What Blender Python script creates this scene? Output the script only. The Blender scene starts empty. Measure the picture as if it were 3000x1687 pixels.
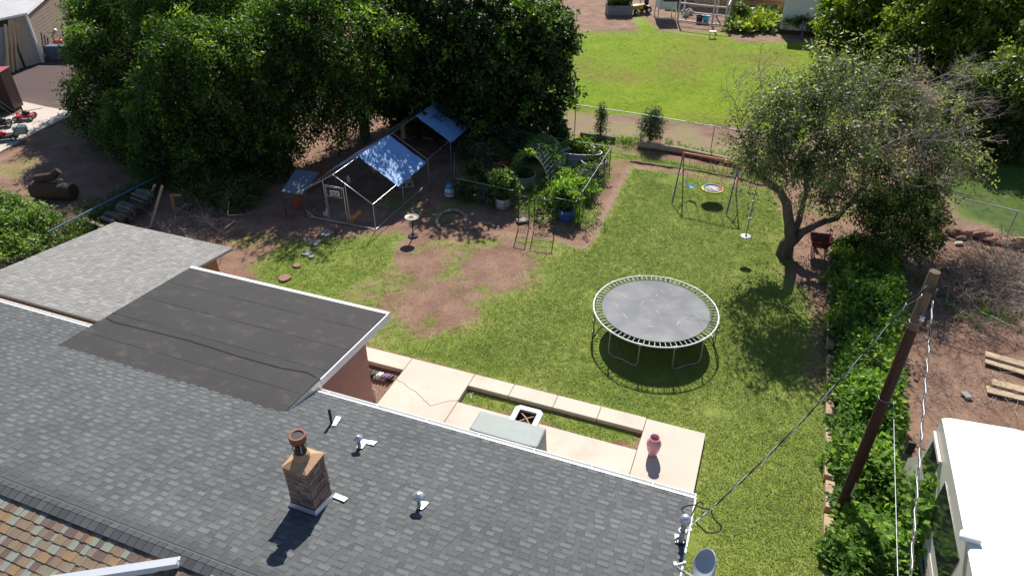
import bpy, math, random
import numpy as np
from mathutils import Matrix, Vector
rnd = random.Random(7)
nr = np.random.default_rng(11)
scene = bpy.context.scene
col = scene.collection
# ------------------------------------------------------------------ camera, sky, sun
CAM_H, PITCH, FPX = 12.5, math.radians(33.5), 2027.0
cam = bpy.data.cameras.new('camera'); camo = bpy.data.objects.new('camera', cam); col.objects.link(camo)
cam.sensor_width = 36; cam.lens = 36 * FPX / 3000; cam.clip_end = 2000; cam.clip_start = .1
camo.location = (0, 0, CAM_H); camo.rotation_euler = (math.pi / 2 - PITCH, 0, 0)
scene.camera = camo
SUN_EL, SUN_AZ = math.radians(41), math.radians(7)     # azimuth measured from +Y towards +X
world = bpy.data.worlds.new("World"); scene.world = world; world.use_nodes = True
wn = world.node_tree.nodes; wl = world.node_tree.links; wn.clear()
sky = wn.new('ShaderNodeTexSky'); sky.sky_type = 'NISHITA'; sky.sun_disc = False
sky.sun_elevation = SUN_EL; sky.sun_rotation = SUN_AZ; sky.altitude = 1500; sky.dust_density = .6
bg = wn.new('ShaderNodeBackground'); bg.inputs['Strength'].default_value = .075
wo = wn.new('ShaderNodeOutputWorld'); wl.new(sky.outputs[0], bg.inputs[0]); wl.new(bg.outputs[0], wo.inputs[0])
sl = bpy.data.lights.new('sun', 'SUN'); sl.energy = 4.6; sl.angle = math.radians(.5); sl.color = (1, .95, .87)
so = bpy.data.objects.new('sun', sl); col.objects.link(so)
sd = Vector((math.sin(SUN_AZ) * math.cos(SUN_EL), math.cos(SUN_AZ) * math.cos(SUN_EL), math.sin(SUN_EL)))
so.rotation_euler = sd.to_track_quat('Z', 'Y').to_euler(); so.location = (0, 30, 40)
scene.view_settings.view_transform = 'Standard'; scene.view_settings.look = 'None'
scene.view_settings.exposure = .82; scene.view_settings.gamma = 1
scene.render.engine = 'CYCLES'
scene.cycles.max_bounces = 6; scene.cycles.transparent_max_bounces = 8

# ------------------------------------------------------------------ measuring helpers
cf = np.array([0, math.cos(PITCH), -math.sin(PITCH)]); cr = np.array([1., 0, 0]); cu = np.array([0, math.sin(PITCH), math.cos(PITCH)])
CC = np.array([0, 0, CAM_H])
def ray(px, py): return cf + cr * (px - 1500) / FPX - cu * (py - 843.5) / FPX
def G(px, py, z=0.):                      # point of height z
    d = ray(px, py); return Vector(CC + d * ((z - CAM_H) / d[2]))
def D(px, py, y):                         # point at world depth y
    d = ray(px, py); return Vector(CC + d * (y / d[1]))
def ZF(y, py):                            # height of a point at depth y seen on row py
    k = (843.5 - py) / FPX; s, c = math.sin(PITCH), math.cos(PITCH)
    return CAM_H + y * (k * c - s) / (c + k * s)
def depth(p): return (Vector(p) - Vector(CC)).dot(Vector(cf))
YAW = math.radians(-20.8)                 # the whole lot is turned by this angle
UV0 = Vector((3.183, 8.042, 0))           # right end of the house eave, on the ground
UVM = Matrix.Translation(UV0) @ Matrix.Rotation(YAW, 4, 'Z')
UVI = UVM.inverted()
def W(u, v, z=0.): return UVM @ Vector((u, v, z))
def guv(px, py, z=0.): p = UVI @ G(px, py, z); return p.x, p.y
PIT = .25; EZ = 2.8; RIDGE_V = -4.65; RIDGE_Z = EZ - PIT * RIDGE_V
def RP(px, py, off=0.):                   # point on the rear roof plane
    d = Vector(ray(px, py)); c = UVI @ Vector(CC); dd = UVI.to_3x3() @ d
    t = (EZ + off - c.z - PIT * c.y) / (dd.z + PIT * dd.y); return UVM @ (c + dd * t)

# ------------------------------------------------------------------ objects
WM = {}
def tagp(o, label=None, cat=None, group=None, kind=None):
    if label: o['label'] = label
    if cat: o['category'] = cat
    if group: o['group'] = group
    if kind: o['kind'] = kind
    return o
def thing(name, label, cat, loc=(0, 0, 0), rz=0., group=None, kind=None, M=None):
    o = bpy.data.objects.new(name, None); col.objects.link(o); o.empty_display_size = .2
    M = M if M is not None else Matrix.Translation(Vector(loc)) @ Matrix.Rotation(rz, 4, 'Z')
    o.matrix_world = M; WM[o] = M.copy()
    return tagp(o, label, cat, group, kind)
def link(name, me, parent=None, M=None):
    o = bpy.data.objects.new(name, me); col.objects.link(o)
    M = M if M is not None else Matrix()
    if parent is not None:
        o.parent = parent; o.matrix_local = WM[parent].inverted() @ M
    else: o.matrix_local = M
    WM[o] = M.copy(); return o
class MB:
    def __init__(s, M=None): s.v = []; s.f = []; s.t = []; s.M = M; s.tint = .5; s.sm = []
    def add(s, vs, fs, M=None, smooth=False):
        b = len(s.v)
        for p in vs:
            p = Vector(p)
            if M is not None: p = M @ p
            if s.M is not None: p = s.M @ p
            s.v.append(p)
        for f in fs: s.f.append([b + i for i in f]); s.t.append(s.tint); s.sm.append(smooth)
        return s
    def box(s, a, b, M=None):
        x0, y0, z0 = a; x1, y1, z1 = b
        return s.add([(x0, y0, z0), (x1, y0, z0), (x1, y1, z0), (x0, y1, z0), (x0, y0, z1), (x1, y0, z1), (x1, y1, z1), (x0, y1, z1)],
                     [(0, 3, 2, 1), (4, 5, 6, 7), (0, 1, 5, 4), (1, 2, 6, 5), (2, 3, 7, 6), (3, 0, 4, 7)], M)
    def bar(s, p, q, w, h, up=(0, 0, 1), M=None):
        p, q = Vector(p), Vector(q); d = (q - p).normalized(); up = Vector(up)
        sx = d.cross(up)
        if sx.length < 1e-3: sx = d.cross(Vector((1, 0, 0)))
        sx.normalize(); sz = sx.cross(d).normalized(); vs = []
        for c in (p, q):
            for a, b in ((-1, -1), (1, -1), (1, 1), (-1, 1)): vs.append(c + sx * a * w / 2 + sz * b * h / 2)
        return s.add(vs, [(0, 1, 2, 3), (7, 6, 5, 4), (0, 4, 5, 1), (1, 5, 6, 2), (2, 6, 7, 3), (3, 7, 4, 0)], M)
    def tube(s, pts, r, n=8, M=None, cap=True, smooth=True):
        pts = [Vector(p) for p in pts]; k = len(pts); rs = list(r) if hasattr(r, '__len__') else [r] * k
        vs = []; fs = []; ref = Vector((0, 0, 1)); prev = None
        for i, p in enumerate(pts):
            d = (pts[min(i + 1, k - 1)] - pts[max(i - 1, 0)])
            d = d.normalized() if d.length > 1e-9 else Vector((0, 0, 1))
            if prev is None:
                a = d.cross(ref)
                if a.length < .1: a = d.cross(Vector((1, 0, 0)))
            else:
                a = prev - d * prev.dot(d)
                if a.length < 1e-4: a = d.cross(ref)
            a.normalize(); prev = a; b = d.cross(a)
            for j in range(n):
                t = 2 * math.pi * j / n; vs.append(p + (a * math.cos(t) + b * math.sin(t)) * rs[i])
        for i in range(k - 1):
            for j in range(n): fs.append((i * n + j, i * n + (j + 1) % n, (i + 1) * n + (j + 1) % n, (i + 1) * n + j))
        s.add(vs, fs, M, smooth)
        if cap: s.add(vs[:n], [tuple(range(n))[::-1]], M); s.add(vs[-n:], [tuple(range(n))], M)
        return s
    def lathe(s, prof, n=20, c=(0, 0, 0), M=None, smooth=True, sx=1, sy=1):
        vs = []; fs = []; c = Vector(c)
        for r, z in prof:
            for j in range(n): t = 2 * math.pi * j / n; vs.append(c + Vector((r * math.cos(t) * sx, r * math.sin(t) * sy, z)))
        for i in range(len(prof) - 1):
            for j in range(n): fs.append((i * n + j, i * n + (j + 1) % n, (i + 1) * n + (j + 1) % n, (i + 1) * n + j))
        s.add(vs, fs, M, smooth)
        if prof[0][0] > 1e-4: s.add(vs[:n], [tuple(range(n))[::-1]], M)
        if prof[-1][0] > 1e-4: s.add(vs[-n:], [tuple(range(n))], M)
        return s
    def torus(s, c, R, r, n=40, m=6, M=None, sx=1, sy=1):
        vs = []; fs = []; c = Vector(c)
        for i in range(n):
            a = 2 * math.pi * i / n
            for j in range(m):
                b = 2 * math.pi * j / m; q = R + r * math.cos(b)
                vs.append(c + Vector((q * math.cos(a) * sx, q * math.sin(a) * sy, r * math.sin(b))))
        for i in range(n):
            for j in range(m): fs.append((i * m + j, ((i + 1) % n) * m + j, ((i + 1) % n) * m + (j + 1) % m, i * m + (j + 1) % m))
        return s.add(vs, fs, M, True)
    def prism(s, poly, z0, z1, M=None):
        n = len(poly); vs = [(x, y, z0) for x, y in poly] + [(x, y, z1) for x, y in poly]
        fs = [tuple(range(n))[::-1], tuple(range(n, 2 * n))] + [(i, (i + 1) % n, n + (i + 1) % n, n + i) for i in range(n)]
        return s.add(vs, fs, M)
    def rock(s, c, rx, ry, rz, seed=0, M=None):
        q = random.Random(seed * 7919 + 13); prof = [(-1, .35), (-.55, .85), (0, 1.), (.55, .8), (.95, .35)]; n = 7; vs = []; c = Vector(c); off = q.random() * 6
        for z, r in prof:
            for j in range(n):
                t = off + 2 * math.pi * j / n; k = r * q.uniform(.8, 1.15); vs.append(c + Vector((math.cos(t) * rx * k, math.sin(t) * ry * k, (z + q.uniform(-.1, .1)) * rz)))
        fs = [(i * n + j, i * n + (j + 1) % n, (i + 1) * n + (j + 1) % n, (i + 1) * n + j) for i in range(4) for j in range(n)]
        return s.add(vs, fs + [tuple(range(n))[::-1], tuple(range(4 * n, 5 * n))], M)
    def mesh(s, name, mat, M=None):
        me = bpy.data.meshes.new(name); Mi = M.inverted() if M is not None else None
        me.from_pydata([(Mi @ p if Mi is not None else p)[:] for p in s.v], [], s.f)
        a = me.attributes.new('tint', 'FLOAT', 'FACE'); a.data.foreach_set('value', s.t)
        me.polygons.foreach_set('use_smooth', s.sm)
        for m in (mat if isinstance(mat, (list, tuple)) else [mat]): me.materials.append(m)
        me.update(); return me
    def build(s, name, mat, parent=None, label=None, bevel=0):
        if parent is not None: M = WM[parent]
        else:
            xs = [p.x for p in s.v]; ys = [p.y for p in s.v]; zs = [p.z for p in s.v]
            M = Matrix.Translation(((min(xs) + max(xs)) / 2, (min(ys) + max(ys)) / 2, min(zs)))
        o = link(name, s.mesh(name, mat, M), parent, M)
        if bevel:
            b = o.modifiers.new('bevel', 'BEVEL'); b.width = bevel; b.segments = 2; b.limit_method = 'ANGLE'
        if label: o['label'] = label
        return o
    def top(s, name, mat, label, cat, group=None, kind=None, bevel=0):
        return tagp(s.build(name, mat, None, bevel=bevel), label, cat, group, kind)
def npmesh(name, V, F, mat, tint=None, smooth=False):          # V (n,3)  F (m,k)
    me = bpy.data.meshes.new(name); n, k = len(V), F.shape[1]; m = len(F)
    me.vertices.add(n); me.vertices.foreach_set('co', V.astype(np.float32).ravel())
    me.loops.add(m * k); me.loops.foreach_set('vertex_index', F.astype(np.int32).ravel())
    me.polygons.add(m); me.polygons.foreach_set('loop_start', np.arange(0, m * k, k, dtype=np.int32))
    if tint is not None:
        a = me.attributes.new('tint', 'FLOAT', 'FACE'); a.data.foreach_set('value', tint.astype(np.float32))
    me.update(calc_edges=True); me.validate(); me.materials.append(mat)
    return me

# ------------------------------------------------------------------ materials
def mat(name, base, rough=.8, var=.25, scale=4., bump=.25, bscale=60., bdist=.01, metal=0., spec=.4, ramp=None, tvar=0., trans=0., stretch=None, second=None, alpha=1., hue=0.):
    m = bpy.data.materials.new(name); m.use_nodes = True; n = m.node_tree.nodes; l = m.node_tree.links
    b = n['Principled BSDF']; b.inputs['Roughness'].default_value = rough; b.inputs['Metallic'].default_value = metal
    b.inputs['Specular IOR Level'].default_value = spec
    tc = n.new('ShaderNodeTexCoord'); src = tc.outputs['Object']
    if stretch:
        mp = n.new('ShaderNodeMapping'); mp.inputs['Scale'].default_value = stretch; l.new(src, mp.inputs[0]); src = mp.outputs[0]
    def noise(sc, det=4, rgh=.6):
        t = n.new('ShaderNodeTexNoise'); t.inputs['Scale'].default_value = sc; t.inputs['Detail'].default_value = det; t.inputs['Roughness'].default_value = rgh
        l.new(src, t.inputs['Vector']); return t
    def mix(bt, f, a, c):
        x = n.new('ShaderNodeMix'); x.data_type = 'RGBA'; x.blend_type = bt
        for i, val in ((0, f), (6, a), (7, c)):
            if hasattr(val, 'links') or hasattr(val, 'is_linked'): l.new(val, x.inputs[i])
            elif i == 0: x.inputs[0].default_value = val
            else: x.inputs[i].default_value = (*val[:3], 1)
        return x.outputs[2]
    if ramp:
        at = n.new('ShaderNodeAttribute'); at.attribute_name = 'tint'
        r = n.new('ShaderNodeValToRGB'); l.new(at.outputs['Fac'], r.inputs[0]); e = r.color_ramp.elements
        while len(e) < len(ramp): e.new(.5)
        for i, (p, c) in enumerate(ramp): e[i].position = p; e[i].color = (*c, 1)
        c0 = r.outputs[0]
    else: c0 = tuple(base)
    if second:                                 # patches of a second colour (stain, wear)
        t = noise(second[1], 5, .65); r2 = n.new('ShaderNodeValToRGB'); r2.color_ramp.elements[0].position = second[2]; r2.color_ramp.elements[1].position = second[3]
        l.new(t.outputs[0], r2.inputs[0]); c0 = mix('MIX', r2.outputs[0], c0, second[0])
    t1 = noise(scale, 5); r1 = n.new('ShaderNodeValToRGB')
    r1.color_ramp.elements[0].position = .25; r1.color_ramp.elements[1].position = .75
    r1.color_ramp.elements[0].color = (1 - var,) * 3 + (1,); r1.color_ramp.elements[1].color = (1 + var,) * 3 + (1,)
    l.new(t1.outputs[0], r1.inputs[0]); c1 = mix('MULTIPLY', 1., c0, r1.outputs[0])
    if tvar:
        t3 = noise(bscale, 3, .7); r3 = n.new('ShaderNodeValToRGB'); r3.color_ramp.elements[0].position = .3; r3.color_ramp.elements[1].position = .7
        r3.color_ramp.elements[0].color = (1 - tvar,) * 3 + (1,); r3.color_ramp.elements[1].color = (1 + tvar,) * 3 + (1,)
        l.new(t3.outputs[0], r3.inputs[0]); c1 = mix('MULTIPLY', 1., c1, r3.outputs[0])
    l.new(c1, b.inputs['Base Color'])
    if bump:
        t2 = noise(bscale, 3); bp = n.new('ShaderNodeBump'); bp.inputs['Strength'].default_value = bump; bp.inputs['Distance'].default_value = bdist
        l.new(t2.outputs[0], bp.inputs['Height']); l.new(bp.outputs[0], b.inputs['Normal'])
    if trans:
        tr = n.new('ShaderNodeBsdfTranslucent'); c2 = mix('MULTIPLY', 1., c1, (1.15, 1.35, .45)); l.new(c2, tr.inputs[0])
        ms = n.new('ShaderNodeMixShader'); ms.inputs[0].default_value = trans; l.new(b.outputs[0], ms.inputs[1]); l.new(tr.outputs[0], ms.inputs[2])
        l.new(ms.outputs[0], n['Material Output'].inputs['Surface'])
    if alpha < 1: b.inputs['Alpha'].default_value = alpha
    return m
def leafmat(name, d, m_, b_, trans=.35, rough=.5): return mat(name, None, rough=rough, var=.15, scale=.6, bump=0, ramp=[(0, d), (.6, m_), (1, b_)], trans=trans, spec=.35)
M_concrete = mat('concrete', (.56, .485, .405), .85, .10, .7, .25, 120, .004, tvar=.09, second=((.44, .36, .29), 1.1, .52, .85))
M_path_concrete = mat('pale_concrete', (.5, .43, .37), .85, .12, .8, .2, 80, .004)
M_shingle = mat('grey_shingle', None, .93, .14, .7, .5, 160, .004, ramp=[(0, (.062, .067, .070)), (.45, (.094, .099, .102)), (1, (.14, .145, .146))], tvar=.3, spec=.2)
M_tan = mat('tan_shingle', None, .93, .10, 2, .5, 160, .004, ramp=[(0, (.13, .095, .085)), (.3, (.19, .14, .105)), (.55, (.26, .17, .09)), (.75, (.19, .16, .12)), (1, (.23, .24, .20))], tvar=.2, spec=.2)
M_lightsh = mat('pale_shingle', None, .93, .08, .7, .4, 160, .003, ramp=[(0, (.20, .193, .18)), (.5, (.245, .24, .225)), (1, (.31, .305, .29))], tvar=.15, spec=.2)
M_roll = mat('rolled_roofing', (.033, .031, .031), .85, .16, .8, .4, 90, .004, tvar=.3, second=((.08, .07, .055), 3.2, .53, .85), stretch=(.75, 1.2, 1))
M_white = mat('white_painted_metal', (.78, .78, .77), .5, .05, 3, .05, 30)
M_fascia = mat('white_board', (.74, .74, .75), .6, .06, 3, .1, 30)
M_stucco = mat('pink_stucco', (.34, .19, .155), .95, .10, 2.5, .7, 45, .012, tvar=.08)
M_osb = mat('particle_board', (.36, .19, .075), .85, .18, 14, .2, 60, tvar=.18)
M_stone = mat('brown_stone', None, .95, .18, 9, .8, 40, .012, ramp=[(0, (.20, .125, .095)), (.5, (.27, .18, .14)), (1, (.35, .24, .185))], tvar=.2)
M_mortar = mat('dark_mortar', (.05, .035, .03), .95)
M_crown = mat('sand_mortar', (.42, .26, .15), .95, .15, 8, .4, 50, tvar=.1)
M_rust = mat('rusted_metal', (.24, .10, .07), .8, .3, 14, .3, 60, metal=.2)
M_steel = mat('galvanised_steel', (.55, .57, .6), .38, .1, 10, .05, 40, metal=.8)
M_dull = mat('weathered_zinc', (.36, .38, .4), .55, .12, 10, .05, 40, metal=.5)
M_dullsteel = mat('dull_steel_tube', (.36, .36, .36), .5, .15, 10, .05, 40, metal=.7)
M_flash = mat('aluminium_flashing', (.72, .73, .75), .35, .05, 5, .05, 20, metal=.5)
M_black = mat('black_plastic', (.015, .015, .017), .5, .2, 5, 0)
M_rubber = mat('black_rubber', (.02, .02, .02), .8, .2, 8, .2)
M_wire = mat('black_cable', (.02, .02, .022), .5, 0, 1, 0)
M_alum = mat('aluminium_wire', (.4, .42, .44), .5, .1, 20, 0, metal=.7)
M_grillcover = mat('grey_green_cover', (.27, .31, .30), .6, .08, 2, .3, 9, .02, spec=.3)
M_lumber = mat('new_lumber', (.68, .5, .3), .8, .15, 5, .2, 40)
M_pink = mat('pink_glaze', (.62, .33, .40), .35, .18, 5, .1, 20)
M_brownwood = mat('brown_wood', (.10, .05, .03), .8, .25, 9, .3, 60)
M_mat = mat('trampoline_mat', (.185, .19, .2), .8, .12, 1.6, .1, 250, .002, tvar=.08, spec=.2, second=((.27, .272, .272), 1.4, .42, .85))
M_scuff = mat('chalky_scuff', (.42, .42, .4), .7, .3, 20, 0)
M_pole = mat('creosoted_timber', (.066, .026, .016), .85, .45, 6, 1., 30, .03, stretch=(4, 4, .2), tvar=.45, second=((.03, .014, .01), 9, .5, .62))
M_poletop = mat('weathered_timber_grey', (.13, .095, .06), .9, .35, 6, .6, 30, .02, stretch=(3, 3, .25), tvar=.3)
M_pale_wood = mat('pale_timber', (.42, .31, .20), .85, .2, 5, .3, 40, tvar=.15, stretch=(1, 1, .4))
M_timber = mat('weathered_sleeper', (.40, .29, .19), .9, .25, 5, .5, 25, .02, tvar=.2)
M_darklog = mat('dark_log', (.075, .048, .032), .95, .35, 7, .8, 30, .03, tvar=.3)
M_greylog = mat('grey_log', (.16, .14, .125), .95, .3, 7, .8, 30, .03, tvar=.3)
M_bark = mat('tree_bark', (.115, .085, .062), .95, .3, 5, .9, 22, .03, stretch=(1, 1, .35), tvar=.25)
M_twig = mat('dead_twig', (.34, .28, .235), .9, .2, 5, 0)
M_twigdark = mat('brown_twig', (.10, .075, .055), .9, .2, 5, 0)
M_tarp = mat('blue_tarpaulin', (.2, .37, .68), .38, .08, 3, .35, 7, .03, spec=.5, trans=.0)
M_tarpwhite = mat('pale_tarpaulin', (.42, .46, .5), .42, .08, 3, .35, 7, .03, spec=.5)
M_slate = mat('blue_grey_sheet', (.085, .12, .16), .6, .1, 3, .1, 20)
M_redwood = mat('red_brown_wood', (.2, .06, .03), .8, .25, 6, .2, 30)
M_orange = mat('orange_paint', (.75, .14, .05), .45, .06, 5, 0)
M_blue = mat('dark_blue_paint', (.03, .04, .38), .45, .06, 5, 0)
M_sky = mat('bright_blue_plastic', (.02, .28, .62), .4, .06, 5, 0)
M_barrel = mat('blue_barrel', (.02, .075, .26), .45, .12, 5, .1)
M_yellow = mat('yellow_fabric', (.6, .55, .06), .6); M_red = mat('red_fabric', (.55, .06, .05), .6); M_purple = mat('purple_fabric', (.13, .07, .35), .6); M_teal = mat('teal_fabric', (.03, .3, .42), .6)
M_grayfab = mat('grey_webbing', (.22, .21, .23), .7, .2, 6)
M_dish = mat('grey_dish', (.36, .4, .46), .45, .05, 3, .05)
M_rv = mat('motorhome_white', (.8, .79, .76), .4, .03, 2, .03, 10)
M_rvside = mat('motorhome_beige', (.52, .50, .44), .4, .04, 2, .03, 10)
M_glass = mat('dark_glass', (.015, .018, .022), .08, .1, 2, 0, spec=.8)
M_maroon = mat('maroon_paint', (.022, .008, .010), .45, .2, 6, .1)
M_redpaint = mat('red_paint', (.42, .03, .04), .4, .1, 6, .05)
M_bird = mat('green_ceramic', (.12, .2, .17), .4, .15, 8, .1); M_birdin = mat('bird_seed', (.42, .33, .27), .9, .3, 30, .4, 80)
M_rock = mat('river_stone', None, .9, .2, 6, .4, 30, ramp=[(0, (.16, .13, .11)), (.5, (.28, .23, .19)), (1, (.42, .36, .3))], tvar=.12)
M_redrock = mat('red_sandstone', None, .92, .2, 5, .5, 25, ramp=[(0, (.2, .09, .06)), (1, (.36, .2, .14))], tvar=.15)
M_flag = mat('grey_flagstone', (.27, .25, .235), .9, .15, 5, .3, 30, tvar=.1)
M_flagred = mat('red_flagstone', (.27, .14, .11), .9, .15, 5, .3, 30, tvar=.1)
M_siding = mat('tan_siding', (.40, .33, .26), .75, .06, 3, .1, 20); M_sidingdark = mat('brown_siding', (.21, .16, .125), .75, .06, 3, .1, 20)
M_roofwhite = mat('white_roof_coating', (.8, .8, .8), .6, .04, 1, .1)
M_shedwhite = mat('off_white_panel', (.68, .70, .68), .6, .04, 2, .05)
M_adobe = mat('tan_block', (.38, .23, .12), .95, .2, 5, .5, 20, tvar=.1)
M_cream = mat('cream_paint', (.62, .58, .5), .6, .1, 5, .1)
M_greenmetal = mat('dark_green_post', (.02, .035, .025), .5, .1, 5, 0)
M_netting = mat('green_grey_netting', (.16, .21, .16), .7, .1, 5, 0)
M_terracotta = mat('terracotta', (.33, .14, .07), .8, .15, 6, .1)
M_skyp = mat('turquoise_plastic', (.02, .36, .48), .4, .05, 5, 0)
M_hen = mat('tan_feathers', (.38, .20, .09), .8, .3, 25, .4, 60); M_whitefeather = mat('white_feathers', (.6, .57, .52), .8, .15, 25, .4, 60)
M_soil = mat('dark_soil', (.06, .038, .026), .95, .3, 9, .6, 40, .02)
M_yellowpaint = mat('yellow_paint', (.5, .32, .03), .5)
# crowns
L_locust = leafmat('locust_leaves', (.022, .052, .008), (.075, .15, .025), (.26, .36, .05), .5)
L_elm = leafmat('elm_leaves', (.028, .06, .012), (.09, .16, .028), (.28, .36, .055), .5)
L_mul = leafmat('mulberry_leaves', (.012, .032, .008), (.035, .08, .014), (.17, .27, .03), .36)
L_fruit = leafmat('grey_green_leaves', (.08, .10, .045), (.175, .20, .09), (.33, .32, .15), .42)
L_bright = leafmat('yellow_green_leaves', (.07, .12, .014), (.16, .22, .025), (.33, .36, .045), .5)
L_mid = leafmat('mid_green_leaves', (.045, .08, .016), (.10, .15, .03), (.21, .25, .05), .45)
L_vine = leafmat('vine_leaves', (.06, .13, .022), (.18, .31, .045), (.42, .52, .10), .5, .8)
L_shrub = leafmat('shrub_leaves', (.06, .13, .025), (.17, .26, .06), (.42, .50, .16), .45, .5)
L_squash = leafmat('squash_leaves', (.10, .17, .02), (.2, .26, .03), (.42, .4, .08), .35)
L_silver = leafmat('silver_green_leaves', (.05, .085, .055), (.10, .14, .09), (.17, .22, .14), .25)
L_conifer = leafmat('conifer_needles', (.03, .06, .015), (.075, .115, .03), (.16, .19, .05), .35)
L_grass = mat('grass_blades', None, .7, .2, .35, 0, ramp=[(0, (.145, .205, .036)), (.5, (.235, .30, .06)), (.85, (.33, .36, .105)), (1, (.42, .35, .18))], trans=.35, spec=.2)
L_grass2 = mat('lush_grass_blades', None, .7, .12, .35, 0, ramp=[(0, (.12, .20, .003)), (1, (.22, .285, .008))], trans=.35, spec=.2)
L_litter = mat('fallen_leaves', None, .9, .2, 3, 0, ramp=[(0, (.08, .05, .03)), (.6, (.2, .13, .08)), (1, (.38, .29, .18))])
# ------------------------------------------------------------------ the ground
def vnoise(x, y, s, seed):
    x = x / s + 1000; y = y / s + 1000; r = np.random.default_rng(seed).random((256, 256)); xi = np.floor(x).astype(int); yi = np.floor(y).astype(int)
    fx = x - xi; fy = y - yi; fx = fx * fx * (3 - 2 * fx); fy = fy * fy * (3 - 2 * fy); g = lambda a, b: r[a % 256, b % 256]
    return (g(xi, yi) * (1 - fx) + g(xi + 1, yi) * fx) * (1 - fy) + (g(xi, yi + 1) * (1 - fx) + g(xi + 1, yi + 1) * fx) * fy
def fbm(x, y, s, seed, o=4):
    t = 0; a = 1; w = 0
    for i in range(o): t = t + a * vnoise(x, y, s / 2 ** i, seed + i); w += a; a *= .55
    return t / w
def sdist(px, py, poly):                 # signed distance, positive inside
    d = np.full(px.shape, 1e9); ins = np.zeros(px.shape, bool); n = len(poly)
    for i in range(n):
        ax, ay = poly[i]; bx, by = poly[(i + 1) % n]; ex, ey = bx - ax, by - ay; wx, wy = px - ax, py - ay
        t = np.clip((wx * ex + wy * ey) / (ex * ex + ey * ey + 1e-12), 0, 1); d = np.minimum(d, (wx - ex * t) ** 2 + (wy - ey * t) ** 2)
        c = ((ay <= py) & (by > py)) | ((by <= py) & (ay > py)); ins ^= c & (px < ex * (py - ay) / (by - ay + 1e-12) + ax)
    d = np.sqrt(d); return np.where(ins, d, -d)
def gp(*pts): return [tuple(G(*p))[:2] for p in pts]
P_lawn = gp((1010, 1000), (985, 900), (1035, 840), (1130, 800), (1200, 735), (1260, 700), (1540, 690), (1620, 702), (1700, 730), (1722, 728), (1745, 700), (1850, 490), (2000, 512), (2160, 540), (2260, 556), (2300, 640), (2340, 745), (2420, 800), (2460, 900), (2440, 1300), (2420, 1800), (1950, 1800), (2040, 1440), (2065, 1268), (1385, 1092), (1060, 1008))
P_patch = gp((1000, 880), (1090, 790), (1210, 705), (1350, 670), (1540, 680), (1610, 730), (1560, 820), (1450, 890), (1370, 970), (1250, 1010), (1150, 990), (1080, 1010), (1030, 1010), (990, 950))
P_shadelawn = gp((780, 830), (745, 775), (860, 700), (1000, 690), (1100, 680), (1180, 690), (1120, 780), (1030, 850), (985, 890), (900, 880))
P_strip = gp((1660, 440), (1800, 445), (2000, 470), (2160, 500), (2290, 520), (2280, 555), (2160, 530), (2000, 505), (1845, 470), (1760, 468), (1740, 480), (1800, 440))
P_garden = gp((1340, 470), (1480, 385), (1680, 400), (1790, 440), (1770, 560), (1690, 650), (1520, 610), (1400, 600))
P_far = gp((1500, 330), (1400, 200), (1400, 90), (1680, 95), (1900, 75), (1960, 95), (2330, 130), (2480, 140), (2560, 300), (2350, 420), (2180, 372), (1900, 342), (1680, 325))
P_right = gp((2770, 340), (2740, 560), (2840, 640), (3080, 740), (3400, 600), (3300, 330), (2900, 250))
P_inset = gp((1370, 1127), (1343, 1172), (1600, 1240), (1858, 1318), (1880, 1253), (1620, 1190))
P_gravel = gp((-500, 330), (-300, 200), (0, 170), (140, 175), (330, 200), (420, 290), (300, 330), (150, 320), (60, 295), (-100, 350))
P_hedge = [tuple(W(u, v))[:2] for u, v in ((2.9, -3), (2.9, 14), (5.2, 14), (4.2, 5), (4.2, -3))]
P_tree = gp((2290, 745), (2330, 640), (2500, 560), (2640, 560), (2560, 760), (2500, 1000), (2440, 1200), (2400, 1150), (2370, 1000), (2340, 880), (2280, 800))
P_straw = gp((1400, 350), (1560, 330), (1690, 340), (1900, 360), (2160, 420), (2140, 470), (1900, 425), (1700, 390), (1500, 385))
def axis(lo, hi, st, far):
    a = list(np.arange(lo, hi, st)); s = st
    while a[-1] < far: s *= 1.35; a.append(a[-1] + s)
    s = st
    while a[0] > -far: s *= 1.35; a.insert(0, a[0] - s)
    return np.array(a)
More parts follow.
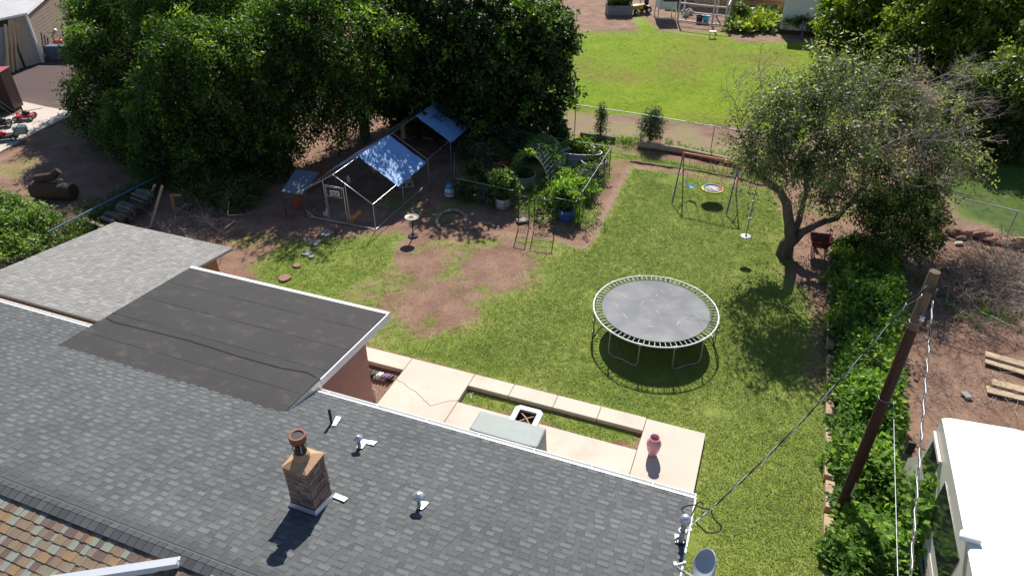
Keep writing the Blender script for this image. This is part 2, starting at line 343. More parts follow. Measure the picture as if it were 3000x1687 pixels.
def masks(X, Y):
    n1 = fbm(X, Y, 2.2, 3); n2 = fbm(X, Y, .7, 9); n3 = fbm(X, Y, 5., 21)
    S = lambda P, w=.5, e=.6: np.clip((sdist(X, Y, P) + (n1 - .5) * e * 2 + (n2 - .5) * e * .6) / w + .5, 0, 1)
    lawn = S(P_lawn, .35, .12); patch = S(P_patch, 2.6, 1.2); patch = patch * patch * (3 - 2 * patch); lawn = lawn * (1 - patch * np.clip(.92 + (fbm(X, Y, 1.0, 33, 5) - .5) * 2.2, .5, 1))
    tr = S(P_tree, 1.4, .7); lawn = lawn * (1 - .92 * tr)
    g = np.maximum.reduce([lawn, S(P_shadelawn, .9, .8) * .9, S(P_strip, .5, .25), S(P_garden, .8, .7) * np.clip((n1 - .15) * 3, .3, .9), S(P_inset, .15, .1) * np.clip((n2 - .25) * 4, .2, .95)])
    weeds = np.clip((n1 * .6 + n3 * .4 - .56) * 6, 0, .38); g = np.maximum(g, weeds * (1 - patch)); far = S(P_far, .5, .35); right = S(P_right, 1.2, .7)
    g = np.maximum(g, S(P_hedge, .6, .2) * .7)
    lush = far; g = np.maximum.reduce([g, far, right]); gravel = S(P_gravel, 1.5, 1.); straw = S(P_straw, .8, .5); straw = np.maximum(straw, np.exp(-((sdist(X, Y, P_lawn) + .1) / .16) ** 2) * ((X > -.5) & (X < 6) & (Y > 21) & (Y < 29)) * .9)
    dry = np.clip((fbm(X, Y, 3.5, 40) - .5) * 4, 0, 1) * far
    for (u0, u1, v0, v1) in ((-9.9, .05, 3.6, 4.75), (-8.4, -6.2, 1, 4.7), (-1.6, .05, 0, 4.7), (-6.4, -1.5, 0, 3.45)):
        pass
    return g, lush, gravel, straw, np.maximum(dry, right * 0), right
gx = axis(-22, 19, .13, 400); gy = axis(4, 42, .13, 500)
XX, YY = np.meshgrid(gx, gy, indexing='ij'); Xf, Yf = XX.ravel(), YY.ravel()
gm, lm, gv, stw, dry, rgt = masks(Xf, Yf)
near = np.exp(-((np.maximum(np.abs(Xf) - 25, 0)) ** 2 + np.maximum(Yf - 60, 0) ** 2) / 200)
Zf = ((fbm(Xf, Yf, 1.3, 60) - .5) * .05 + (fbm(Xf, Yf, .35, 70, 3) - .5) * .045 * (1 - .6 * gm)) * near
Zf -= .03
ni, nj = XX.shape; idx = np.arange(ni * nj).reshape(ni, nj)
Fq = np.stack([idx[:-1, :-1], idx[1:, :-1], idx[1:, 1:], idx[:-1, 1:]], -1).reshape(-1, 4)
mg = bpy.data.materials.new('ground_soil_and_grass'); mg.use_nodes = True
n = mg.node_tree.nodes; l = mg.node_tree.links; b = n['Principled BSDF']; b.inputs['Roughness'].default_value = .95; b.inputs['Specular IOR Level'].default_value = .15
tc = n.new('ShaderNodeTexCoord')
def NZ(s, d=5, r=.6):
    t = n.new('ShaderNodeTexNoise'); t.inputs['Scale'].default_value = s; t.inputs['Detail'].default_value = d; t.inputs['Roughness'].default_value = r; l.new(tc.outputs['Object'], t.inputs['Vector']); return t.outputs[0]
def RR(f, els):
    r = n.new('ShaderNodeValToRGB'); l.new(f, r.inputs[0]); e = r.color_ramp.elements
    while len(e) < len(els): e.new(.5)
    for i, (p, c) in enumerate(els): e[i].position = p; e[i].color = (*c, 1) if hasattr(c, '__len__') else (c, c, c, 1)
    return r.outputs[0]
def MX(f, a, c, bt='MIX'):
    x = n.new('ShaderNodeMix'); x.data_type = 'RGBA'; x.blend_type = bt
    if isinstance(f, float): x.inputs[0].default_value = f
    else: l.new(f, x.inputs[0])
    for i, v in ((6, a), (7, c)):
        if isinstance(v, tuple): x.inputs[i].default_value = (*v, 1)
        else: l.new(v, x.inputs[i])
    return x.outputs[2]
def AT(nm): a = n.new('ShaderNodeAttribute'); a.attribute_name = nm; return a.outputs['Fac']
def MA(op, a, c, cl=False):
    m_ = n.new('ShaderNodeMath'); m_.operation = op; m_.use_clamp = cl
    for i, v in ((0, a), (1, c)):
        if isinstance(v, (int, float)): m_.inputs[i].default_value = v
        else: l.new(v, m_.inputs[i])
    return m_.outputs[0]
dirt = RR(NZ(1.1), [(.25, (.15, .085, .06)), (.5, (.225, .135, .096)), (.75, (.30, .195, .142))])
dirt = MX(1., dirt, RR(NZ(14, 6, .75), [(.3, .68), (.5, 1.), (.72, 1.25)]), 'MULTIPLY')
strawc = RR(NZ(20, 6, .8), [(.3, (.16, .10, .075)), (.55, (.30, .20, .14)), (.75, (.42, .31, .21))])
dirt = MX(AT('straw'), dirt, strawc)
grav = RR(NZ(60, 3, .8), [(.3, (.05, .034, .034)), (.5, (.10, .07, .068)), (.7, (.17, .13, .125))]); dirt = MX(AT('gravel'), dirt, grav)
gr = RR(NZ(.55, 4), [(.3, (.15, .21, .038)), (.5, (.20, .255, .05)), (.72, (.26, .28, .074))])
gr = MX(1., gr, RR(NZ(26, 6, .8), [(.32, .68), (.5, 1.), (.7, 1.3)]), 'MULTIPLY')
lush = RR(NZ(.35, 5, .65), [(.3, (.125, .205, .003)), (.5, (.165, .24, .005)), (.7, (.205, .25, .010))])
lush = MX(1., lush, RR(NZ(9, 6, .75), [(.3, .88), (.7, 1.1)]), 'MULTIPLY'); lush = MX(MA('MULTIPLY', AT('dry'), .8), lush, (.19, .17, .03))
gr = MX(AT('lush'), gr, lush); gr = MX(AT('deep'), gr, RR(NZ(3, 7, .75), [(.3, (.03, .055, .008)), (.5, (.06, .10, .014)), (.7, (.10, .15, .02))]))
fac = RR(MA('ADD', AT('grass'), MA('MULTIPLY', MA('SUBTRACT', NZ(7, 7, .8), .5), 1.7)), [(.25, 0.), (.68, 1.)])
l.new(MX(fac, dirt, gr), b.inputs['Base Color'])
bp = n.new('ShaderNodeBump'); bp.inputs['Strength'].default_value = .6; bp.inputs['Distance'].default_value = .03
l.new(MA('ADD', NZ(22, 6, .8), MA('MULTIPLY', NZ(90, 3, .7), .4)), bp.inputs['Height']); l.new(bp.outputs[0], b.inputs['Normal'])
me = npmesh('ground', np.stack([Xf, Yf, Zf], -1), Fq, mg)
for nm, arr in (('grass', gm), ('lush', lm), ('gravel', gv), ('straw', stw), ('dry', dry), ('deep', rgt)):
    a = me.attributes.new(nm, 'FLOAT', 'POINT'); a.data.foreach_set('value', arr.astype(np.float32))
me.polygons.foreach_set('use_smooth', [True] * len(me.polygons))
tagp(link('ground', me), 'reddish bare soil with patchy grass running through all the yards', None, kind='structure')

def blades(name, N, xr, yr, lab, cat, matl, hlo, hhi, wd, per=6, seed=5, sel=None, zoff=-.02):
    q = np.random.default_rng(seed); x = q.uniform(*xr, N); y = q.uniform(*yr, N); g_ = masks(x, y)
    keep = sel(x, y, g_, q); x, y = x[keep], y[keep]; k = len(x)
    cx = np.repeat(x, per) + q.normal(0, .05, k * per); cy = np.repeat(y, per) + q.normal(0, .05, k * per); m = k * per
    a = q.uniform(0, 2 * np.pi, m); h = q.uniform(hlo, hhi, m); ln = q.uniform(.8, 2.2, m) * h; w = wd * q.uniform(.6, 1.4, m)
    dx, dy = np.cos(a), np.sin(a); V = np.zeros((m, 3, 3))
    V[:, 0] = np.stack([cx - dy * w, cy + dx * w, np.full(m, zoff)], -1); V[:, 1] = np.stack([cx + dy * w, cy - dx * w, np.full(m, zoff)], -1)
    V[:, 2] = np.stack([cx + dx * ln, cy + dy * ln, zoff + h], -1)
    t = np.clip(np.repeat(fbm(x, y, 1.6, 77), per) * .55 + .2 + q.normal(0, .2, m), 0, 1)
    return tagp(link(name, npmesh(name, V.reshape(-1, 3), np.arange(m * 3).reshape(-1, 3), matl, t)), lab, cat, kind='stuff')
def onslab(x, y):
    u = np.cos(-YAW) * (x - UV0.x) - np.sin(-YAW) * (y - UV0.y); v = np.sin(-YAW) * (x - UV0.x) + np.cos(-YAW) * (y - UV0.y)
    r = np.zeros(x.shape, bool)
    for (u0, u1, v0, v1) in ((-10, 0, 4.02, 4.55), (-8.2, -6.2, -1, 4.6), (-1.5, 0, -1, 4.5), (-6.3, -1.4, -1, 3.4), (-18, .0, -9, .3), (-14, -8.3, 0, 2.6)): r |= (u > u0) & (u < u1) & (v > v0) & (v < v1)
    return r
blades('lawn_grass', 230000, (-10, 13), (8, 30), 'short green clover and grass covering the lawn', 'grass', L_grass, .008, .03, .0085, 5, 5,
       lambda x, y, g, q: (q.random(len(x)) < np.clip(g[0] * 1.1 - .1, 0, 1) ** 1.5) & (g[1] < .5) & ~onslab(x, y))
blades('far_lawn_grass', 60000, (0, 24), (32, 56), 'lush bright green lawn grass beyond the wire fence', 'grass', L_grass2, .006, .022, .011, 5, 6,
       lambda x, y, g, q: (g[1] > .6) & (q.random(len(x)) < .8))
blades('fallen_lawn_leaves', 5200, (0, 12), (9, 27), 'small pale fallen leaves and dead stems lying in the lawn', 'litter', L_litter, .01, .03, .022, 1, 9,
       lambda x, y, g, q: (g[0] > .3) & (g[1] < .5) & ~onslab(x, y), zoff=.0)
blades('fallen_leaf_litter', 60000, (-22, 18), (10, 40), 'dry leaves and straw littering the bare soil', 'litter', L_litter, .004, .02, .018, 1, 8,
       lambda x, y, g, q: (g[0] < .35) & ~onslab(x, y) & (q.random(len(x)) < .7), zoff=-.005)

# ------------------------------------------------------------------ pieces laid in courses: the nearest 300 as parts, the rest joined
def pieces(parent, name, items, protos, matl, lim=300):
    """items: (world matrix, proto key, tint index 0..9, priority)."""
    items = sorted(items, key=lambda i: i[3]); cache = {}
    for M, key, ti, _ in items[:lim]:
        if (key, ti) not in cache:
            mb = MB(); mb.tint = ti / 9; mb.add(*protos[key]); cache[(key, ti)] = mb.mesh(name, matl)
        link(name, cache[(key, ti)], parent, M)
    if len(items) > lim:
        mb = MB()
        for M, key, ti, _ in items[lim:]: mb.tint = ti / 9; mb.add(*protos[key], M=M)
        mb.build(name, matl, parent)['kind'] = 'stuff'
def boxdata(a, b):
    m = MB().box(a, b); return ([tuple(p) for p in m.v], [tuple(f) for f in m.f])
def inframe(p):
    d = Vector(p) - Vector(CC); z = d.dot(Vector(cf))
    if z < .5: return False
    return abs(d.dot(Vector(cr)) / z) < .76 and abs(d.dot(Vector(cu)) / z) < .44
def courses(parent, org, uax, sax, width, length, expo, tabs, thick, matl, tintf, keep, ragged=0., u0=0., seed=1, short=0.):
    """rows of tabs: org = lower corner at the eave, uax along the eave, sax up the slope"""
    q = random.Random(seed); uax = Vector(uax).normalized(); sax = Vector(sax).normalized(); nn = uax.cross(sax).normalized()
    proto = {0: boxdata((0, 0, 0), (1, expo + .035, thick)), 1: boxdata((0, 0, 0), (1, short, .0028))}; items = []
    for i in range(int(length / expo)):
        x = -q.random() * tabs[0]; up = 0
        while x < width:
            w = q.uniform(*tabs) * (.85 if up else 1.2); x0, x1 = max(x, 0), min(x + w, width); x += w; up = (up + 1) % 2
            if x1 - x0 < .02 or not keep(u0 + (x0 + x1) / 2, i * expo + expo / 2): continue
            e = expo + .035; tl = -thick * 1.15 / expo; bx = uax; by = (sax + nn * tl).normalized(); bz = bx.cross(by)
            o = org + uax * (x0 + .001) + sax * (i * expo - (q.random() * ragged if up else 0)) + nn * (.004 + thick * .9 + (.0035 if up and not short else 0) + q.random() * .001)
            M = Matrix(((bx.x * (x1 - x0 - .003), by.x, bz.x, o.x), (bx.y * (x1 - x0 - .003), by.y, bz.y, o.y), (bx.z * (x1 - x0 - .003), by.z, bz.z, o.z), (0, 0, 0, 1)))
            pr_ = depth(o) + (0 if inframe(o) else 1000)
            if short and up:
                items.append((M, 0, min(9, max(0, int(tintf(q, 0, i, x0) * 9))), pr_ + .5)); M = M.copy(); M.translation = o + bz * (thick + .0004)
                items.append((M, 1, min(9, max(0, int(tintf(q, up, i, x0) * 10))), pr_))
            else: items.append((M, 0, min(9, max(0, int(tintf(q, up, i, x0) * 10))), pr_))
    pieces(parent, 'shingle', items, proto, matl)

# ------------------------------------------------------------------ the house
house = thing('house', 'long low house with dark grey shingle roof across the foreground', 'house', M=UVM @ Matrix.Translation((-9, -4.6, 0)))
mb = MB(UVM); mb.box((-19.5, -8.7, 0), (-.35, -.5, 2.62)); mb.build('wall', M_stucco, house)
rmb = MB(UVM); rmb.tint = .4
rear = link('rear_roof', rmb.add([(-20, 0, EZ), (0, 0, EZ), (0, RIDGE_V, RIDGE_Z), (-20, RIDGE_V, RIDGE_Z), (-20, 0, EZ - .15), (0, 0, EZ - .15), (0, RIDGE_V, RIDGE_Z - .15), (-20, RIDGE_V, RIDGE_Z - .15)],
            [(0, 1, 2, 3), (4, 7, 6, 5), (0, 4, 5, 1), (1, 5, 6, 2), (3, 7, 4, 0)]).mesh('rear_roof', M_shingle, WM[house]), house, WM[house])
EXU0, EXU1, EXV0, EXV1 = -13.72, -7.75, -1.0, 3.02
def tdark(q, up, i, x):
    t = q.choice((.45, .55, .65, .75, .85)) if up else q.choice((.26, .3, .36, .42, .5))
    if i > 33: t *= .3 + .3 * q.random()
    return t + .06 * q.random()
ang = math.atan(PIT); sa = UVM.to_3x3() @ Vector((0, -math.cos(ang), math.sin(ang))); ua = UVM.to_3x3() @ Vector((1, 0, 0))
# right-handed along the eave: u runs to the left so that the normal points up
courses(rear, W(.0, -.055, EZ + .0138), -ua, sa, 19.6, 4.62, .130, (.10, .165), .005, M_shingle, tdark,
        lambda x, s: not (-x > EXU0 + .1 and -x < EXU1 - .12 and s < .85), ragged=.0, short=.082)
mb = MB(UVM); mb.box((-19.9, .003, EZ - .10), (.02, .012, EZ + .01)); mb.box((-19.9, .012, EZ - .11), (.02, .07, EZ - .10)); mb.box((-19.9, .07, EZ - .11), (.02, .085, EZ + .015)); mb.box((-19.9, -.03, EZ + .016), (.0, .012, EZ + .021))
mb.box((.0, .0125, EZ - .099), (.0195, .0695, EZ + .012)); mb.build('gutter', M_white, house)
for k in range(17):
    MB(UVM).box((-.75 - k * 1.12, .012, EZ + .012), (-.73 - k * 1.12, .085, EZ + .017)).build('gutter_strap', M_white, house)
mb = MB(UVM); mb.add([(.004, .0, EZ - .17), (.03, .0, EZ - .17), (.03, .0, EZ + .018), (.004, .0, EZ + .018), (.004, RIDGE_V, RIDGE_Z - .17), (.03, RIDGE_V, RIDGE_Z - .17), (.03, RIDGE_V, RIDGE_Z + .018), (.004, RIDGE_V, RIDGE_Z + .018)],
       [(0, 1, 2, 3), (7, 6, 5, 4), (0, 4, 5, 1), (1, 5, 6, 2), (2, 6, 7, 3), (3, 7, 4, 0)]); mb.build('rake_board', M_fascia, house)
# front slope, seen beyond the ridge at bottom left
FL = 4.0
front = link('front_roof', MB(UVM).add([(-20, RIDGE_V, RIDGE_Z - .012), (0, RIDGE_V, RIDGE_Z - .012), (0, RIDGE_V - FL, RIDGE_Z - FL * PIT - .012), (-20, RIDGE_V - FL, RIDGE_Z - FL * PIT - .012)], [(0, 3, 2, 1)]).mesh('front_roof', M_tan, WM[house]), house, WM[house])
sf = UVM.to_3x3() @ Vector((0, math.cos(ang), math.sin(ang)))
def ttan(q, up, i, x): return q.choice((.05, .12, .3, .33, .38, .55, .6, .75, .9, .97))
courses(front, W(-14, RIDGE_V - 3.6, RIDGE_Z - 3.6 * PIT), ua, sf, 9.2, 3.66, .1425, (.07, .16), .010, M_tan, ttan, lambda x, s: True, ragged=.012, seed=4)
caps = []
q = random.Random(3); proto = {0: boxdata((0, -.13, 0), (.21, 0, .010)), 1: boxdata((0, 0, 0), (.21, .09, .010))}
for k in range(118):
    x = -17.5 + k * .148
    for key, a, hi in ((0, ang, 4.5), (1, -ang, 3.2)):
        M = UVM @ Matrix.Translation((x, RIDGE_V, RIDGE_Z + .03)) @ Matrix.Rotation(a, 4, 'X') @ Matrix.Rotation(-.05, 4, 'Y')
        caps.append((M, key, int(q.uniform(0, hi)), depth(M.translation) + (0 if inframe(M.translation) else 999)))
pieces(rear, 'ridge_cap', caps, proto, M_shingle)
# front porch gable meeting the ridge: white barge boards and a small tan slope
A_ = G(572, 1632, RIDGE_Z + .0); A_ = W(-6.55, RIDGE_V - .12, RIDGE_Z + .02); B_ = W(-8.6, RIDGE_V - 1.25, RIDGE_Z - .10)
mb = MB(); mb.bar(A_, B_, .05, .16); mb.build('barge_board', M_fascia, house); d_ = (B_ - A_).normalized(); s_ = Vector((d_.y, -d_.x, 0)).normalized()
mb = MB(); mb.bar(A_ + s_ * .085 + Vector((0, 0, -.02)), B_ + s_ * .085 + Vector((0, 0, -.02)), .05, .10); mb.build('barge_board', M_fascia, house)
mb = MB(); mb.bar(A_ - s_ * .0 + Vector((0, 0, .085)), B_ + Vector((0, 0, .085)), .12, .012); mb.build('drip_edge', M_flash, house)
mb = MB(UVM); mb.add([(-5.98, RIDGE_V - .12, RIDGE_Z + .05), (-5.9, RIDGE_V - .12, RIDGE_Z + .05), (-5.55, RIDGE_V - .75, RIDGE_Z - .1), (-5.7, RIDGE_V - .75, RIDGE_Z - .1), (-5.98, RIDGE_V - .12, RIDGE_Z + .09), (-5.9, RIDGE_V - .12, RIDGE_Z + .09), (-5.55, RIDGE_V - .75, RIDGE_Z - .06), (-5.7, RIDGE_V - .75, RIDGE_Z - .06)],
        [(0, 1, 2, 3), (7, 6, 5, 4), (0, 4, 5, 1), (1, 5, 6, 2), (2, 6, 7, 3), (3, 7, 4, 0)]); mb.build('valley_flashing', M_dull, house)
# flat rear extension
def exz(v): return 3.052 - (v + 1.0) * .0735
ZO = .0
wl_ = MB(UVM); wl_.prism([(-13.4, 0.0), (-8.2, 0.0), (-8.2, 2.55), (-13.4, 2.55)], 0, 2.60); wl_.build('extension_wall', M_stucco, house)
ex = link('extension_roof', MB(UVM).add([(EXU0, EXV0, exz(EXV0)), (EXU1, EXV0, exz(EXV0)), (EXU1, EXV1, exz(EXV1)), (EXU0, EXV1, exz(EXV1)), (EXU0, -.1, EZ - .05), (EXU1, -.1, EZ - .05), (EXU1, EXV1, exz(EXV1) - .1), (EXU0, EXV1, exz(EXV1) - .1)],
          [(0, 1, 2, 3), (5, 4, 7, 6), (3, 2, 6, 7), (0, 4, 5, 1), (0, 3, 7, 4), (1, 5, 6, 2)]).mesh('extension_roof', M_roll, WM[house]), house, WM[house])
for k in range(5):
    v0, v1 = EXV1 - k * .84 - .0, EXV1 - (k + 1) * .84 - .03
    v1 = max(v1, EXV0 - .03); h = .006 + (4 - k) * 0 + .0
    mb = MB(UVM); nseg = 14; vs = []
    for j in range(nseg + 1):
        u = EXU0 + .01 + (EXU1 - EXU0 - .03) * j / nseg
        wv = .018 * math.sin(u * 1.7 + k) + .012 * math.sin(u * 4.1 + k * 2)
        for v, t in ((v0 - (.01 if k == 0 else 0) + (wv if k else 0), .006), (v1, .008)): vs.append((u, v, exz(v) + t + .0022 * (4 - k) + q.uniform(-.001, .003)))
    b0 = len(vs); vs += [(x, y, z - .004) for x, y, z in vs]
    fs = [(2 * j, 2 * j + 1, 2 * j + 3, 2 * j + 2) for j in range(nseg)]
    fs += [(2 * j, 2 * j + 2, b0 + 2 * j + 2, b0 + 2 * j) for j in range(nseg)]
    mb.add(vs, [f[::-1] for f in fs]); mb.build('roofing_sheet', M_roll, ex)
mb = MB(UVM); mb.box((EXU0, EXV1, exz(EXV1) - .16), (EXU1 + .03, EXV1 + .025, exz(EXV1) + .022)); mb.box((EXU0, EXV1 - .07, exz(EXV1) + .014), (EXU1 + .03, EXV1, exz(EXV1) + .024)); mb.build('drip_edge', M_white, ex)
mb = MB(UVM); mb.add([(EXU1, EXV1, exz(EXV1) - .19), (EXU1 + .03, EXV1, exz(EXV1) - .19), (EXU1 + .03, EXV1, exz(EXV1) + .012), (EXU1, EXV1, exz(EXV1) + .012), (EXU1, .18, exz(.18) - .17), (EXU1 + .03, .18, exz(.18) - .17), (EXU1 + .03, .18, exz(.18) + .012), (EXU1, .18, exz(.18) + .012)],
       [(0, 1, 2, 3), (7, 6, 5, 4), (0, 4, 5, 1), (1, 5, 6, 2), (2, 6, 7, 3), (3, 7, 4, 0)]); mb.build('fascia', M_fascia, ex)
mb = MB(UVM); mb.add([(EXU1 + .002, .18, EZ - .05), (EXU1 + .002, -.0, EZ + .02), (EXU1 + .002, EXV0, exz(EXV0) - .02), (EXU1 + .002, EXV0, exz(EXV0)), (EXU1 + .002, .18, exz(.18))], [(0, 1, 2, 3, 4)])
mb.add([(EXU1 + .02, .18, EZ - .05), (EXU1 + .02, -.0, EZ + .02), (EXU1 + .02, EXV0, exz(EXV0) - .02), (EXU1 + .02, EXV0, exz(EXV0)), (EXU1 + .02, .18, exz(.18))], [(4, 3, 2, 1, 0)]); mb.build('side_flashing', M_flash, ex)
# chimney
chim = thing('chimney', None, None, M=WM[house]); chim.parent = house; chim.matrix_local = Matrix(); WM[chim] = WM[house]
cu0, cu1, cv0, cv1 = -5.93, -5.51, -3.12, -2.68
c0 = W(cu1, cv0); ctop = ZF(c0.y, 1386)
mb = MB(UVM); mb.box((cu0 + .03, cv0 + .03, 3.3), (cu1 - .03, cv1 - .03, ctop - .03)); mb.build('core', M_mortar, chim)
items = []; protos = {0: None}; ch = .098; nr_ = int((ctop - 3.42) / ch); q = random.Random(5)
protos = {0: boxdata((0, 0, 0), (1, .05, ch - .012))}
for i in range(nr_):
    z = ctop - .02 - (i + 1) * ch
    for side, (a, bb, ax, inw) in enumerate((((cu0, cv0), cu1 - cu0, (1, 0), (0, 1)), ((cu1, cv0), cv1 - cv0, (0, 1), (-1, 0)), ((cu1, cv1), cu1 - cu0, (-1, 0), (0, -1)), ((cu0, cv1), cv1 - cv0, (0, -1), (1, 0)))):
        x = 0 if (i + side) % 2 else .0; cut = [0] + ([.16, .34] if i % 2 else [.24]) + [bb]
        for j in range(len(cut) - 1):
            w = cut[j + 1] - cut[j] - .008; pr = q.uniform(0, .018)
            o = Vector((a[0] + ax[0] * cut[j] - inw[0] * pr, a[1] + ax[1] * cut[j] - inw[1] * pr, z))
            M = UVM @ Matrix(((ax[0] * w, inw[0], 0, o.x), (ax[1] * w, inw[1], 0, o.y), (0, 0, 1, o.z), (0, 0, 0, 1)))
            items.append((M, 0, q.randint(0, 9), depth(M.translation)))
pieces(chim, 'stone', items, protos, M_stone)
mb = MB(UVM); mb.add([(cu0 - .02, cv0 - .02, ctop - .02), (cu1 + .02, cv0 - .02, ctop - .02), (cu1 + .02, cv1 + .02, ctop - .02), (cu0 - .02, cv1 + .02, ctop - .02), (cu0 + .1, cv0 + .1, ctop + .05), (cu1 - .1, cv0 + .1, ctop + .05), (cu1 - .1, cv1 - .1, ctop + .05), (cu0 + .1, cv1 - .1, ctop + .05)],
       [(0, 3, 2, 1), (4, 5, 6, 7), (0, 1, 5, 4), (1, 2, 6, 5), (2, 3, 7, 6), (3, 0, 4, 7)]); mb.build('crown', M_crown, chim)
fc = W((cu0 + cu1) / 2, (cv0 + cv1) / 2, ctop)
mb = MB(); mb.lathe([(.125, 0), (.125, .12), (.10, .14)], 20, c=fc + Vector((0, 0, .03))); mb.build('flue_collar', M_crown, chim)
mb = MB(); mb.lathe([(.095, .1), (.095, .2), (.075, .22), (.075, .36), (.10, .37), (.115, .38), (.115, .50)], 20, c=fc); mb.build('flue_pipe', M_black, chim)
mb = MB(); mb.lathe([(.112, .40), (.125, .41), (.13, .5), (.13, .515), (.095, .515), (.09, .475), (0.001, .475)], 24, c=fc); mb.build('flue_cap', M_rust, chim)
for j in range(4): MB().bar(fc + Vector((.1 * math.cos(j * 1.57 + .5), .1 * math.sin(j * 1.57 + .5), .22)), fc + Vector((.1 * math.cos(j * 1.57 + .5), .1 * math.sin(j * 1.57 + .5), .40)), .02, .012).build('cap_strut', M_dull, chim)
def rz_(v): return EZ - PIT * v
mb = MB(UVM); g_ = .05
mb.add([(cu0 - g_, cv0 - g_, rz_(cv0 - g_) + .02), (cu1 + g_, cv0 - g_, rz_(cv0 - g_) + .02), (cu1 + g_, cv1 + g_, rz_(cv1 + g_) + .02), (cu0 - g_, cv1 + g_, rz_(cv1 + g_) + .02),
        (cu0 - .022, cv0 - .022, rz_(cv0) + .10), (cu1 + .022, cv0 - .022, rz_(cv0) + .10), (cu1 + .022, cv1 + .022, rz_(cv1) + .10), (cu0 - .022, cv1 + .022, rz_(cv1) + .10)],
       [(0, 1, 5, 4), (1, 2, 6, 5), (2, 3, 7, 6), (3, 0, 4, 7)]); mb.build('flashing', M_flash, chim)
mb = MB(UVM); mb.add([(cu1 + .02, -2.7, rz_(-2.7) + .045), (cu1 + .26, -2.72, rz_(-2.72) + .045), (cu1 + .26, -2.62, rz_(-2.62) + .045), (cu1 + .02, -2.6, rz_(-2.6) + .045)], [(0, 1, 2, 3)]); mb.build('flashing_patch', M_flash, chim)
# roof vents (each stands on the roof but is fixed to it: part of the house)
def roofplate(pts, h=.042):
    P = [RP(*p, off=h) for p in pts]; Q = [p - Vector((0, 0, .008)) for p in P]; k = len(P)
    return MB().add(P + Q, [tuple(range(k)), tuple(range(k, 2 * k))[::-1]] + [(i, k + i, k + (i + 1) % k, (i + 1) % k) for i in range(k)])
for base, top, rr, capr, plate in (((972, 1240), 1197, .028, 0, [(972, 1246), (985, 1218), (1000, 1221), (984, 1246)]),
                                   ((1054, 1311), 1283, .035, .085, [(1045, 1312), (1052, 1284), (1105, 1292), (1094, 1303), (1072, 1298), (1062, 1312)]),
                                   ((1229, 1484), 1452, .035, .10, [(1222, 1490), (1226, 1466), (1256, 1470), (1250, 1478), (1238, 1490)])):
    roofplate([p for p in plate]).build('vent_flashing', M_flash, house)
    p = RP(*base, off=.01); zt = ZF(p.y, top)
    v = MB(); v.tube([p - Vector((0, 0, .03)), (p.x, p.y, zt)], rr, 12)
    vo = v.build('vent_pipe', M_black if not capr else M_dull, house); WM[vo] = WM[house]
    if capr:
        MB().lathe([(capr, -.012), (capr, .0), (capr * .75, .03), (.02, .055), (.001, .056)], 12, c=(p.x, p.y, zt)).build('vent_cap', M_steel, house)
        mbr = MB()
        for j in range(8):
            a = j * math.pi / 4; mbr.bar((p.x + .02 * math.cos(a), p.y + .02 * math.sin(a), zt + .057), (p.x + capr * .98 * math.cos(a), p.y + capr * .98 * math.sin(a), zt + .006), .01, .012)
        mbr.build('cap_rib', M_dull, house)
# black cable over the flat roof
cb = []
for px, py in ((312, 932), (335, 945), (420, 965), (560, 1000), (700, 1045), (820, 1078), (900, 1092), (928, 1106)):
    d = Vector(ray(px, py)); c = UVI @ Vector(CC); dd = UVI.to_3x3() @ d; t = (3.052 - .0735 - c.z - .0735 * c.y) / (dd.z + .0735 * dd.y); cb.append(UVM @ (c + dd * t) + Vector((0, 0, .025)))
MB().tube(cb, .0065, 5).top('cable', M_wire, 'black cable lying across the flat dark extension roof', 'cable')
# white-painted service mast
p = RP(1993, 1588, off=.01); zt = ZF(p.y, 1532)
mast = thing('service_mast', 'grey electric service mast standing at the right end of the roof', 'service mast', p)
roofplate([(1978, 1587), (1977, 1562), (2004, 1568), (2004, 1590)]).build('mast_flashing', M_flash, mast)
MB().tube([p, (p.x, p.y, zt)], .042, 14).build('mast_pipe', M_dull, mast); MB().torus((p.x, p.y, p.z + .03), .07, .02, 20, 6).build('rubber_boot', M_rubber, mast)
mb = MB(); mb.lathe([(.0, -.09), (.06, -.08), (.085, -.02), (.08, .05), (.04, .09), (.001, .095)], 16, c=(p.x + .02, p.y + .03, zt + .04)); mb.build('weatherhead', M_steel, mast)
mb = MB(); mb.torus((p.x, p.y, zt - .18), .055, .012, 18, 6); mb.bar((p.x + .05, p.y, zt - .18), (p.x + .14, p.y + .01, zt - .17), .02, .03); mb.build('cable_clamp', M_steel, mast)
MAST = Vector((p.x, p.y, zt))
# ------------------------------------------------------------------ patio
patio = thing('patio', 'pale concrete patio and path of cast slabs beside the dark roof', None, M=UVM @ Matrix.Translation((-4, 3, 0)), kind='structure')
def slab(u0, u1, v0, v1, poly=None, z=.10):
    g = .006; mb = MB(UVM); mb.prism(poly or [(u0 + g, v0 + g), (u1 - g, v0 + g), (u1 - g, v1 - g), (u0 + g, v1 - g)], -.08, z); return mb.build('slab', M_concrete, patio, bevel=.012)
_c = UVI @ G(1157, 1105, .1); _k = [guv(*p, .1) for p in ((1157, 1108), (1180, 1122), (1205, 1140), (1222, 1152), (1240, 1170), (1262, 1188), (1290, 1180), (1315, 1174), (1337, 1171))]
_q = random.Random(4); crk = [(-8.114, _k[0][1])]
for i in range(1, len(_k)):
    for j in (0, 1, 2): crk.append((_k[i - 1][0] + (_k[i][0] - _k[i - 1][0]) * j / 3 + _q.uniform(-.02, .02), _k[i - 1][1] + (_k[i][1] - _k[i - 1][1]) * j / 3 + _q.uniform(-.02, .02)))
crk = [crk[0]] + [p for p in crk[2:] if -8.1 < p[0] < -6.22] + [(-6.206, _k[-1][1])]
